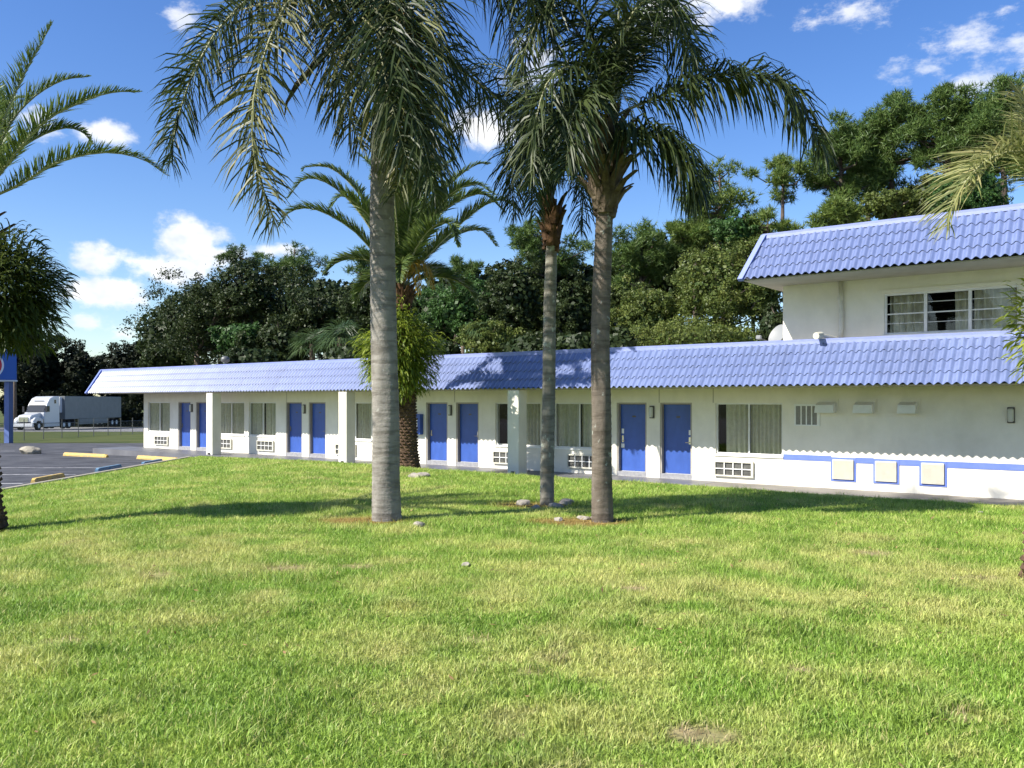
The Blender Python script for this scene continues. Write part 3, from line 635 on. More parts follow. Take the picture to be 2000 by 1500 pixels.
# small roof ventilator on the far roof
w0 = loc2w(fu(440, -.4), .4, 3.6)
D = empty('roof_ventilator', w0, 'small round ventilator on the ridge of the long low roof', 'ventilator')
MB().tube([(0,0,0),(0,0,.3)], .05, 8).obj('stem', 'fence_metal', D)
MB().tube([(0,0,.28),(0,0,.34),(0,0,.48),(0,0,.56)], [.1,.19,.19,.06], 12).obj('turbine', 'fence_metal', D, True)

# ------------------------------------------------------------------ palms
def spline(pts, n):
    pts = np.array([tuple(p) for p in pts], float); p = np.vstack([2*pts[0]-pts[1], pts, 2*pts[-1]-pts[-2]]); out = []
    m = len(pts)-1
    for q in np.linspace(0, m, n):
        i = min(int(q), m-1); t = q-i; a, b, c, d = p[i:i+4]
        out.append(.5*((2*b)+(-a+c)*t+(2*a-5*b+4*c-d)*t*t+(-a+3*b-3*c+d)*t**3))
    return np.array(out)
def frond(parent, pts, m, nl=95, Lmax=.75, w=.020, droop=.7, ang=55, lift=.1, jit=.25, t0=.12, rad=.022, stem='petiole', name='frond', world=True, shape=.5, multi=False, seed=None):
    """one feather leaf: tapered rachis and two rows of narrow leaflets, all in one mesh"""
    g = np.random.default_rng(seed if seed is not None else rng.integers(1 << 30))
    o0 = np.array(parent.location) if world else np.zeros(3)
    C = spline(pts, 40)-o0; n = len(C)
    seg = np.r_[0, np.cumsum(np.linalg.norm(np.diff(C, axis=0), axis=1))]; tot = seg[-1]
    s = np.linspace(t0, 1, nl)*tot; s = np.repeat(s, 2)+g.normal(0, tot/nl*.3, 2*nl); s = np.clip(s, 0, tot); side = np.tile([1., -1.], nl)
    pos = np.stack([np.interp(s, seg, C[:, k]) for k in range(3)], -1)
    T = nrm(np.gradient(C, axis=0)); T = nrm(np.stack([np.interp(s, seg, T[:, k]) for k in range(3)], -1))
    out = C[-1]-C[0]; out[2] = 0; out = out/max(np.linalg.norm(out), 1e-6) if np.linalg.norm(out) > .05 else np.array((0, -1., 0))
    S_ = np.cross(out, (0, 0, 1.)); Sd = nrm(S_-T*(T@S_)[:, None]); Up = np.cross(Sd, T); Up *= np.sign(Up[:, 2:3]+1e-6) if not multi else 1
    f = s/tot; prof = np.clip(np.minimum((f-t0)/.18+.45, 1), 0, 1)*np.clip((1.06-f)/.45, .12, 1)**shape
    Ln = Lmax*prof*g.uniform(.78, 1.1, len(s)); an = np.radians(ang*(1-.35*f)+g.normal(0, 7, len(s)))
    lf = lift+(g.choice([-.55, 0, .55], len(s)) if multi else 0)+g.normal(0, jit*.5, len(s))
    d = nrm(T*np.cos(an)[:, None]+Sd*(side*np.sin(an))[:, None]+Up*lf[:, None]+g.normal(0, jit*.3, (len(s), 3)))
    dr = droop*g.uniform(.6, 1.3, len(s)); Z = np.array((0, 0, -1.))
    d2 = nrm(d+Z*dr[:, None]); d3 = nrm(d+Z*(dr*2.3)[:, None])
    p1 = pos+d*(Ln*.3)[:, None]; p2 = p1+d2*(Ln*.37)[:, None]; p3 = p2+d3*(Ln*.33)[:, None]
    W = nrm(np.cross(d, Up+g.normal(0, .5, (len(s), 3)))); W = W*(w*g.uniform(.75, 1.2, len(s))*(.55+.45*prof))[:, None]*.5
    V = np.stack([pos-W*.6, pos+W*.6, p1+W, p1-W, p2+W*.85, p2-W*.85, p3], 1).reshape(-1, 3)
    k = np.arange(len(s))[:, None]*7; lp = (k+np.array([0,1,2,3, 3,2,4,5, 5,4,6])).ravel(); fn = np.tile([4,4,3], len(s))
    rv = np.repeat(g.random(len(s)), 3)
    mb = MB(); q = C[::3] if n % 3 == 1 else np.vstack([C[::3], C[-1:]]); mb.tube([tuple(x) for x in q], list(np.linspace(rad, rad*.15, len(q))), 6)
    nv = len(V); V = np.vstack([V, np.array(mb.v)]); fn = np.r_[fn, [len(x) for x in mb.f]]; lp = np.r_[lp, [i+nv for x in mb.f for i in x]]
    me = np_mesh(V, fn, lp, rnd=np.r_[rv, np.full(len(mb.f), .5)])
    me.materials.append(MATS[m]); me.materials.append(MATS[stem])
    mi = np.zeros(len(fn), np.int32); mi[len(rv):] = 1; me.polygons.foreach_set('material_index', mi)
    return link(name, me, None, parent)
def arch(c, az, el, L, sag, n=6):
    """a frond spine leaving the crown at azimuth az, elevation el, bending over by sag"""
    pts = [Vector(c)]; p = Vector(c); e = el
    for k in range(n):
        st = L/n; p = p+Vector((math.cos(az)*math.cos(e), math.sin(az)*math.cos(e), math.sin(e)))*st; pts.append(p.copy()); e -= sag/n*(1+.25*k)
    return pts
def trunk_lathe(name, m, parent, pts, rads, ring=.004, every=.085, n=28, flare=None):
    C = spline(pts, 2); L = np.linalg.norm(np.array(pts[-1])-np.array(pts[0])); N = max(12, int(L/.03)); C = spline(pts, N)-np.array(parent.location)
    rr = np.interp(np.linspace(0, 1, N), np.linspace(0, 1, len(rads)), rads); V = []; F = []
    h = np.linspace(0, L, N)
    for i in range(N):
        ph = (h[i]/every+.3*math.sin(h[i]*2.1)) % 1; rb = ring*(1 if ph < .3 else -.3*ph)
        for k in range(n):
            a = 2*math.pi*k/n; r = rr[i]+rb*(1+.3*math.sin(3*a+h[i]*5))+.008*math.sin(2*a+h[i]*.8)+.004*math.sin(5*a-h[i]*3)
            V.append((C[i, 0]+r*math.cos(a), C[i, 1]+r*math.sin(a), C[i, 2]))
    for i in range(N-1):
        for k in range(n): F.append((i*n+k, i*n+(k+1) % n, (i+1)*n+(k+1) % n, (i+1)*n+k))
    F.append(tuple((N-1)*n+k for k in range(n)))
    me = bpy.data.meshes.new('m'); me.from_pydata(V, [], F); me.polygons.foreach_set('use_smooth', [True]*len(F)); me.update()
    return link(name, me, m, parent)
def boots(parent, c, n, r0, r1, h, m, seed, L=.5, flare=.5):
    """old leaf bases wrapped round the top of the trunk, each its own piece"""
    g = random.Random(seed); c = Vector(c)-parent.location
    for k in range(n):
        az = k*2.399+g.uniform(-.2, .2); f = k/n; z = c.z+h*f; r = r0+(r1-r0)*math.sin(f*math.pi*.8)
        rad = Vector((math.cos(az), math.sin(az), 0)); tan = Vector((-math.sin(az), math.cos(az), 0)); l = L*g.uniform(.7, 1.3); fl = flare*g.uniform(.6, 1.5)
        vs = []; fs = []
        for i, (t, wd, th) in enumerate(((0, .125, .05), (.35, .085, .045), (.7, .05, .035), (1, .038, .022))):
            ctr = c*1; ctr = Vector((c.x, c.y, z))+rad*(r*.72+fl*l*t*t*.7+.05*t)+Vector((0, 0, l*t*(1-.25*t)))
            for a, b in ((-1, -1), (1, -1), (1, .2), (0, 1), (-1, .2)): vs.append(ctr+tan*(a*wd)+rad*(b*th))
        for i in range(3):
            for q in range(5): fs.append((i*5+q, i*5+(q+1) % 5, (i+1)*5+(q+1) % 5, (i+1)*5+q))
        fs += [(4,3,2,1,0), tuple(15+q for q in range(5))]
        MB().add(vs, fs).obj('leaf_base', m, parent)
def pf(Y, *pts): return [P(a, b, Y+c) for a, b, c in pts]

# palm 1: the near queen palm
Y1 = 13.5
p1 = empty('queen_palm', (-1.92, Y1, .38), 'large queen palm with smooth pale grey trunk and drooping fronds nearest the middle', 'palm tree')
top1 = P(768, -30, Y1+.1)
trunk_lathe('trunk', 'trunk_grey', p1, [P(755, 1020, Y1), P(753, 800, Y1), P(747, 500, Y1), P(750, 250, Y1+.05), top1], [.225, .203, .198, .196, .194, .192, .19, .187, .183, .175, .165])
QL = dict(nl=150, Lmax=.92, w=.028, droop=.55, ang=62, multi=True, jit=.35)
F1 = [
 [(768,-30,0),(690,-75,-.3),(560,-55,-.6),(440,40,-.9),(375,150,-1.0),(343,250,-1.0),(335,318,-1.0)],
 [(768,-30,0),(690,-60,-.6),(580,-20,-1.1),(515,110,-1.4),(492,230,-1.45),(502,330,-1.4),(536,435,-1.35)],
 [(768,-30,0),(725,-50,-.5),(690,10,-1.0),(694,100,-1.2),(724,186,-1.25),(760,264,-1.2),(775,340,-1.15)],
 [(768,-30,0),(720,-60,-.3),(660,-20,-.7),(650,90,-.9),(672,190,-.9),(705,290,-.9)],
 [(768,-30,0),(790,-30,-.6),(805,60,-1.1),(815,180,-1.2),(800,300,-1.2),(770,380,-1.15)],
 [(768,-30,0),(800,-60,-.3),(850,10,-.6),(865,140,-.8),(850,280,-.8),(835,400,-.8)],
 [(768,-30,0),(830,75,.1),(945,170,.1),(1000,220,0),(1030,300,0),(1040,390,0)],
 [(768,-30,0),(860,-90,.2),(960,-40,.2),(1010,80,.1),(1030,220,.1),(1020,330,.1)],
 [(768,-30,0),(870,-70,-.5),(980,-60,-.8),(1060,30,-1.0),(1090,110,-1.0)],
 [(768,-30,0),(740,-60,.6),(740,40,1.0),(790,180,1.2),(820,330,1.2)],
 [(768,-30,0),(740,-40,-.7),(738,50,-1.3),(752,150,-1.5),(775,240,-1.5),(800,330,-1.5)],
 [(768,-30,0),(780,-50,-.6),(775,40,-1.2),(790,150,-1.4),(825,270,-1.4),(850,380,-1.4)],
]
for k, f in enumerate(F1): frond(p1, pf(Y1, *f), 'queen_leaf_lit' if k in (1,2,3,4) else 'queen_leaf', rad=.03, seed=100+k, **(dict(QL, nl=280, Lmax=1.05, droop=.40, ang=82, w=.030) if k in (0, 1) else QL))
for k in range(6): frond(p1, arch(top1, k*2.4+.5, R_(78), 3.6, .9), 'queen_leaf', rad=.03, seed=150+k, **QL)
o = MB().tube([P(770,-20,Y1-.1), P(700,45,Y1-.4), P(640,100,Y1-.6), P(580,165,Y1-.75), P(560,200,Y1-.8), P(556,225,Y1-.8)], [.05,.045,.045,.04,.02,.008], 8); o.v = [tuple(Vector(v)-p1.location) for v in o.v]; o.obj('bare_stalk', 'boot', p1, True)
# hanging seed strands
for k in range(26):
    g = random.Random(k); a = g.uniform(-.4, .4); x0 = 800+g.uniform(-22, 22)
    o = MB().tube([P(780,0,Y1-.3), P(x0,60+g.uniform(0,20),Y1-.7+a*.5), P(x0+g.uniform(-8,8),120+g.uniform(0,30),Y1-.8+a*.5), P(x0+g.uniform(-12,12),170+g.uniform(0,50),Y1-.8+a*.5)], [.014,.016,.018,.004], 5); o.v = [tuple(Vector(v)-p1.location) for v in o.v]
    o.obj('seed_strand', 'seed_orange', p1, True)

# palm 2: slim one behind
Y2 = 15.4
p2 = empty('queen_palm', (.62, Y2, .38), 'slim queen palm with brown leaf bases, the thinnest of three grey trunks', 'palm tree')
top2 = P(1078, 390, Y2)
trunk_lathe('trunk', 'trunk_lichen', p2, [P(1068, 990, Y2), P(1071, 800, Y2), P(1074, 600, Y2), P(1077, 470, Y2), top2], [.122, .106, .10, .094, .09], .004, .07)
boots(p2, P(1077, 492, Y2), 16, .12, .16, .75, 'boot_brown', 2, .5, .22)
QM = dict(nl=110, Lmax=.72, w=.025, droop=.65, ang=60, multi=True, jit=.35)
F2 = [
 [(1078,390,0),(1050,290,-.2),(1000,210,-.3),(950,190,-.4),(910,230,-.4),(895,290,-.4)],
 [(1078,390,0),(1060,260,0),(1050,190,0),(1020,190,-.1),(1000,270,-.1),(995,370,-.1)],
 [(1078,390,0),(1050,320,-.5),(1015,290,-.8),(1000,330,-.9),(1005,420,-.9)],
 [(1078,390,0),(1085,270,-.2),(1095,180,-.4),(1120,190,-.6),(1130,270,-.7),(1130,380,-.7)],
 [(1078,390,0),(1100,310,-.3),(1130,290,-.5),(1140,350,-.6),(1135,450,-.6)],
 [(1078,390,0),(1090,260,.5),(1130,160,.8),(1190,150,1),(1230,210,1.1),(1240,280,1.1)],
 [(1078,390,0),(1040,240,.6),(990,140,.9),(930,130,1.1),(890,190,1.2)],
 [(1078,390,0),(1065,300,-.7),(1060,260,-1.2),(1050,320,-1.5),(1045,420,-1.5)],
]
for k, f in enumerate(F2): frond(p2, pf(Y2, *f), 'queen_leaf', rad=.022, seed=200+k, **QM)

# palm 3: brown trunk with a vase of leaf bases
Y3 = 13.36
p3 = empty('queen_palm', (1.37, Y3, .38), 'queen palm with brown lichened trunk flaring into old leaf bases, right of the slim palm', 'palm tree')
top3 = P(1192, 235, Y3)
trunk_lathe('trunk', 'trunk_brown', p3, [P(1177, 1022, Y3), P(1175, 860, Y3), P(1173, 650, Y3), P(1180, 430, Y3), P(1188, 330, Y3), top3], [.168, .145, .138, .132, .125, .12, .15, .12], .004, .075)
boots(p3, P(1182, 425, Y3), 46, .15, .29, 1.25, 'boot', 3, .60, .6)
F3 = [
 [(1192,235,0),(1230,212,-.1),(1290,188,-.2),(1390,150,-.4),(1490,150,-.5),(1560,205,-.6),(1610,300,-.6)],
 [(1192,250,0),(1225,262,-.3),(1265,262,-.5),(1310,285,-.6),(1340,330,-.7),(1362,385,-.7)],
 [(1192,235,0),(1200,130,0),(1212,0,0),(1230,-110,.1),(1290,-150,.1),(1340,-90,.1)],
 [(1192,235,0),(1205,110,-.3),(1240,20,-.6),(1290,-10,-.8),(1330,40,-.9),(1355,120,-.9)],
 [(1192,235,0),(1220,130,.3),(1270,60,.5),(1320,60,.7),(1345,120,.8),(1350,200,.8)],
 [(1192,235,0),(1170,120,-.3),(1140,30,-.5),(1090,-10,-.6),(1040,60,-.7),(1010,160,-.7)],
 [(1192,235,0),(1165,170,-.5),(1120,130,-.9),(1070,160,-1.1),(1045,250,-1.2),(1040,350,-1.2)],
 [(1192,235,0),(1170,200,-.6),(1140,190,-1.0),(1115,240,-1.3),(1105,330,-1.3)],
 [(1192,235,0),(1215,120,.7),(1240,20,1.2),(1270,-30,1.6),(1310,0,1.8)],
 [(1192,240,0),(1160,215,.3),(1120,210,.5),(1085,260,.6),(1075,350,.6)],
]
for k, f in enumerate(F3): frond(p3, pf(Y3, *f), 'queen_leaf', rad=.028, seed=300+k, **(dict(QL, nl=200, Lmax=1.05, droop=1.0, ang=62, w=.034) if k < 2 else QL))
for k in range(2): frond(p3, arch(top3, k*2.4+.9, R_(76), 3.4, 1.0), 'queen_leaf', rad=.028, seed=350+k, **QL)

# date palms: centre and left, stiff arching fronds
def date_trunk(parent, base, top, r0, r1, seed):
    """trunk studded with rows of cut leaf stubs"""
    base = Vector(base)-parent.location; top = Vector(top)-parent.location; L = (top-base).length; g = random.Random(seed)
    mb = MB(); mb.tube([base, base+(top-base)*.06, base+(top-base)*.15, top], [r0*1.25, r0*1.05, r0*.92, r1*.92], 16)
    rows = int(L/.085)
    for i in range(rows):
        f = i/rows; c = base+(top-base)*f; r = (r0*(1.2-.25*min(1, f*7)) if f < .15 else r0+(r1-r0)*f); n = 13
        for k in range(n):
            a = 2*math.pi*(k+.5*(i % 2))/n+.06*i; rad = Vector((math.cos(a), math.sin(a), 0)); tan = Vector((-math.sin(a), math.cos(a), 0)); w = math.pi*r/n*.95; o_ = .045*g.uniform(.5, 1.4)
            q = c+rad*r*.86
            mb.add([q-tan*w, q+tan*w, q+Vector((0,0,.075))+rad*o_, q+rad*(o_+.02)+Vector((0,0,.03))-tan*w*.5, q+rad*(o_+.02)+Vector((0,0,.03))+tan*w*.5, q-Vector((0,0,.03))], [(0,3,2),(3,4,2),(4,1,2),(0,5,3),(5,4,3),(5,1,4)])
    mb.obj('trunk', 'date_bark', parent)
def fern_ball(name, label, c, r, n, m, seed, L=.42, w=.028, sq=1.0, zdown=.5, group=None):
    """a skirt of hanging fern leaves rooted round a trunk"""
    g = np.random.default_rng(seed); c = np.array(tuple(c))
    d = nrm(g.normal(0, 1, (n, 3))); rr = r*g.uniform(.35, .95, (n, 1)); rr = rr*(1+.12*np.sin(d[:, :1]*5+seed)+.10*np.sin(d[:, 2:]*7))
    root = d*rr*np.array((1, 1, sq))
    dr = nrm(d*np.array((1, 1, .6))+g.normal(0, .35, (n, 3))+np.array((0, 0, .15))); Ln = L*g.uniform(.6, 1.25, (n, 1)); Z = np.array((0, 0, -1.))
    side = nrm(np.cross(dr, Z)+g.normal(0, .3, (n, 3)))
    pts = [root]; q = root
    for k in range(4): q = q+nrm(dr+Z*(k*.55*(zdown+.5)))*Ln/4; pts.append(q)
    ws = [.35, .9, 1, .7]
    V = []; W = w*g.uniform(.7, 1.3, (n, 1))
    for k in range(4): V += [pts[k]-side*W*ws[k], pts[k]+side*W*ws[k]]
    V.append(pts[4]); V = np.stack(V, 1).reshape(-1, 3)
    k = np.arange(n)[:, None]*9; lp = (k+np.array([0,1,3,2, 2,3,5,4, 4,5,7,6, 6,7,8])).ravel(); fn = np.tile([4,4,4,3], n)
    return link(name, np_mesh(V, fn, lp, rnd=np.repeat(g.random(n), 4)), m, loc=tuple(c), label=label, cat='fern', group=group)
DL = dict(nl=240, Lmax=.58, w=.038, droop=.12, ang=50, lift=.35, jit=.22, shape=.8, rad=.03)
Yc = 25.3
pc = empty('date_palm', (P(795, 915, Yc).x, Yc, .26), 'date palm with rough dark trunk and fern skirt behind the near trunk', 'palm tree')
topc = P(787, 560, Yc)
date_trunk(pc, (P(795,915,Yc).x, Yc, .2), P(788, 640, Yc), .34, .27, 5)
boots(pc, P(787, 610, Yc), 18, .22, .32, .6, 'boot_brown', 6, .6, .35)
FC = [
 [(787,550,0),(740,505,-.3),(690,450,-.5),(620,410,-.6),(570,412,-.6),(545,442,-.6)],
 [(787,550,0),(735,465,0),(690,400,0),(640,358,0),(595,350,0),(563,386,0)],
 [(787,550,0),(725,420,.5),(690,365,.8),(645,328,1),(600,326,1),(592,332,1)],
 [(787,550,0),(740,450,-1),(705,405,-1.5),(668,383,-1.8),(645,405,-2)],
 [(787,550,0),(830,505,-.3),(885,450,-.4),(945,402,-.5),(985,392,-.5),(1018,418,-.5)],
 [(787,550,0),(840,440,-.6),(895,392,-.9),(945,380,-1),(983,412,-1)],
 [(787,550,0),(850,400,.3),(890,350,.4),(930,322,.5),(955,320,.5)],
 [(787,550,0),(840,430,-1.2),(885,375,-2),(930,360,-2.3),(965,380,-2.5)],
 [(787,550,0),(815,480,-1.4),(850,440,-2.2),(880,440,-2.6),(895,480,-2.8)],
 [(787,550,0),(800,430,-1),(815,350,-1.8),(835,330,-2.4),(850,370,-2.9)],
 [(787,550,0),(775,430,-1),(765,350,-1.8),(745,320,-2.4),(725,350,-2.8)],
 [(787,550,0),(820,420,1),(850,340,1.8),(890,310,2.4)],
 [(787,550,0),(760,420,1),(740,340,1.8),(700,300,2.4)],
 [(787,550,0),(835,500,1.2),(890,460,2),(940,450,2.5),(970,480,2.8)],
 [(787,550,0),(790,420,.2),(795,300,.3),(800,210,.3)],
]
for k, f in enumerate(FC): frond(pc, pf(Yc, *f), 'date_leaf', seed=400+k, **DL)
for k in range(5): frond(pc, arch(topc, k*2.4, R_(25+k*6), 2.6, 1.3), 'date_leaf', seed=430+k, **DL)
for k, f in enumerate([[(787,560,0),(800,520,-.8),(812,520,-1.2),(818,570,-1.3)],[(787,560,0),(805,515,-.6),(830,515,-.9),(845,560,-1)],[(787,560,0),(775,520,-.8),(752,525,-1.1),(745,570,-1.2)]]):
    frond(pc, pf(Yc, *f), 'date_dead', seed=450+k, name='dead_frond', nl=60, Lmax=.4, w=.025, droop=.9, ang=50, rad=.03)
fern_ball('fern_skirt', 'yellow green fern skirt round the date palm in front of the roof', P(780, 690, Yc), 1.24, 6800, 'fern', 8, .30, .021, 1.2)

YL = 13.2
plf = empty('date_palm', (P(-38, 1018, YL).x, YL, .38), 'date palm at the left edge with stiff arching fronds', 'palm tree')
tl = P(-40, 395, YL)
date_trunk(plf, (P(-38,1018,YL).x, YL, .3), P(-62, 560, YL), .30, .24, 9)
boots(plf, P(-58, 560, YL), 22, .2, .34, 1.15, 'boot_brown', 10, .6, .5)
FL = [
 [(-40,395,0),(5,240,0),(45,150,0),(80,85,0),(102,45,0)],
 [(-40,395,0),(10,260,.3),(60,195,.5),(120,158,.6),(172,150,.6)],
 [(-40,395,0),(30,300,-.2),(90,235,-.3),(170,195,-.4),(225,180,-.4),(272,180,-.4)],
 [(-40,395,0),(20,310,.4),(70,270,.6),(125,250,.7),(160,258,.7),(178,278,.7)],
 [(-40,395,0),(40,360,-.2),(110,318,-.3),(200,298,-.4),(275,310,-.4),(325,342,-.4)],
 [(-40,395,0),(-60,250,.2),(-70,120,.3),(-60,20,.4)],
 [(-40,395,0),(-110,280,0),(-190,220,0),(-280,230,0)],
 [(-40,395,0),(-130,340,-.3),(-230,320,-.5),(-320,360,-.6)],
 [(-40,395,0),(-30,270,-.8),(-20,190,-1.4),(-10,150,-2.0)],
 [(-40,395,0),(-80,260,1),(-120,190,1.7),(-170,180,2.2)],
 [(-40,395,0),(0,270,1),(20,200,1.7),(50,190,2.2)],
 [(-40,395,0),(-110,290,-.9),(-170,260,-1.5),(-220,290,-1.9)],
]
for k, f in enumerate(FL): frond(plf, pf(YL, *f), 'date_leaf', seed=500+k, nl=210, Lmax=.36, w=.019, droop=.08, ang=48, lift=.45, jit=.22, shape=.8, rad=.022)
fern_ball('fern_skirt', 'dark green fern mass on the trunk of the leftmost palm', P(-2, 572, YL), .96, 8000, 'fern_dark', 12, .23, .015, .98, .15)

YR = 8.95
pr = empty('feather_palm', (P(2046, 1130, YR).x, YR, .38), 'short palm at the right edge with yellowing drooping fronds', 'palm tree')
date_trunk(pr, (P(2046,1130,YR).x, YR, .3), P(2064, 420, YR), .19, .15, 15)
boots(pr, P(2062, 520, YR), 10, .12, .15, .5, 'boot', 16, .22, .3)
FR = [
 [(2052,380,0),(2030,315,-.1),(1985,295,-.2),(1930,312,-.3),(1890,350,-.4),(1862,400,-.4),(1852,440,-.4)],
 [(2052,380,0),(2040,320,.1),(2010,295,.1),(1970,300,.1),(1930,325,.1),(1905,365,.1)],
 [(2052,400,0),(2040,300,.2),(2020,230,.3),(1990,180,.4)],
 [(2052,400,0),(2090,320,.2),(2150,290,.3),(2210,330,.4)],
 [(2052,400,0),(2080,300,-.3),(2110,230,-.5),(2150,210,-.6)],
 [(2052,400,0),(2060,300,.5),(2060,230,.8),(2050,190,1.1)],
]
for k, f in enumerate(FR): frond(pr, pf(YR, *f), 'right_leaf', seed=600+k, nl=105, Lmax=.64, w=.017, droop=.22, ang=60, lift=.4, jit=.3, shape=.5, rad=.018)
fern_ball('epiphyte_clump', 'leafy yellow green plant clinging to the right edge palm trunk', P(2030, 640, YR), .30, 480, 'fern_bright', 17, .19, .016, 1.9, .0)

# ------------------------------------------------------------------ trees behind
def limb_tubes(mb, base, fork, ends, r0, g):
    base = Vector(base); fork = Vector(fork); mb.tube([base, base.lerp(fork, .5)+Vector((g.uniform(-.15,.15), g.uniform(-.15,.15), 0)), fork], [r0, r0*.85, r0*.7], 8)
    for e in ends:
        e = Vector(e); mid = fork.lerp(e, .5)+Vector((g.uniform(-.3,.3), g.uniform(-.3,.3), g.uniform(-.1,.5))); mb.tube([fork, mid, e], [r0*.45, r0*.28, r0*.08], 6, False)
def leaves_mesh(ctr, rad, per, size, g, flat=.85, outw=.5, core=None):
    """leaf quads scattered through a set of clumps (ctr Nx3, rad N)"""
    N = len(ctr); idx = np.repeat(np.arange(N), per); n = len(idx)
    d = nrm(g.normal(0, 1, (n, 3))); r = g.random((n, 1))**.45; r = np.where(g.random((n, 1)) < .14, r*g.uniform(1.1, 2.1, (n, 1)), r); p = ctr[idx]+d*r*rad[idx][:, None]*np.array((1, 1, flat))
    nn = nrm(d*outw+g.normal(0, .6, (n, 3))+np.array((0, 0, .35))); a = nrm(np.cross(nn, g.normal(0, 1, (n, 3)))); b = np.cross(nn, a)
    s = size*g.uniform(.6, 1.3, (n, 1)); V = np.stack([p-a*s, p-b*s*.55, p+a*s, p+b*s*.55], 1).reshape(-1, 3)
    rnd = np.clip(np.repeat(g.random(N), per)*.55+g.random(n)*.45, 0, 1)
    if core is not None:                                   # bigger leaves deep inside close the crown, inner shade put into their darker tones
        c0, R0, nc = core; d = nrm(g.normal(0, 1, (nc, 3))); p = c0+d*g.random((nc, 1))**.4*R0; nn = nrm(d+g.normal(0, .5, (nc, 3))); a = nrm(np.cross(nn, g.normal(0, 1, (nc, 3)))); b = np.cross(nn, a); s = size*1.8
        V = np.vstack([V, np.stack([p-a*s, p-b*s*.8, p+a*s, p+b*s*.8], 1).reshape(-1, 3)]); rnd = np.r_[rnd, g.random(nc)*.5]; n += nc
    return np_mesh(V, np.full(n, 4), np.arange(4*n), rnd=rnd)
def gz(x, y): return float(base_z(x, y))-.05
def broad(label, px, py, Y, rx, ry, m, seed, nl=13, nc=15, per=64, size=.11, name='broadleaf_tree', bark='bark', deep=.8, group='trees behind the motel', ragged=0, fill=.55, core=.68):
    """crown of lobes, each lobe a shell of small leaf clumps, with stray sprays beyond the outline"""
    g = np.random.default_rng(seed); gr = random.Random(seed)
    c = P(px, py, Y); k = Y/FPX; R = np.array((rx*k, rx*k*deep, ry*k)); base = Vector((c.x, c.y, gz(c.x, c.y)))
    size *= .86; t = empty(name, base, label, 'tree', group)
    d = nrm(g.normal(0, 1, (nl, 3))); lc_ = d*g.uniform(.45, .78, (nl, 1))*R+np.array((0, 0, c.z-base.z)); lr = g.uniform(.30, .48, nl)[:, None]*R*np.array((1, 1, .85))
    lc_ = np.vstack([lc_, [[0, 0, c.z-base.z]]]); lr = np.vstack([lr, [R*fill]]); li = np.repeat(np.arange(nl+1), nc); n = len(li)
    d2 = nrm(g.normal(0, 1, (n, 3))+np.array((0, 0, .25))); ctr = lc_[li]+d2*lr[li]*g.uniform(.65, 1.0, (n, 1)); rad = lr[li].mean(1)*g.uniform(.22, .42, n)
    if ragged:
        d3 = nrm(g.normal(0, 1, (ragged, 3))+np.array((-.3, 0, .5))); ctr = np.vstack([ctr, d3*R*g.uniform(.92, 1.12, (ragged, 1))+np.array((0, 0, c.z-base.z))]); rad = np.r_[rad, R.mean()*g.uniform(.04, .10, ragged)]
    ctr[:, 2] = np.maximum(ctr[:, 2], .3)
    link('crown', leaves_mesh(ctr, rad, per, size, g, .8, .75, (np.array((0, 0, c.z-base.z)), R*core, int(2100*core))), m, t)
    mb = MB(); fork = Vector((0, 0, max(.8, (c.z-base.z)-R[2]*.55))); lm = [tuple(ctr[i]) for i in g.choice(len(ctr), 12, False)]
    limb_tubes(mb, (0, 0, -.2), fork, lm, max(.14, R[0]*.06), gr); mb.obj('trunk', bark, t, True)
    return t
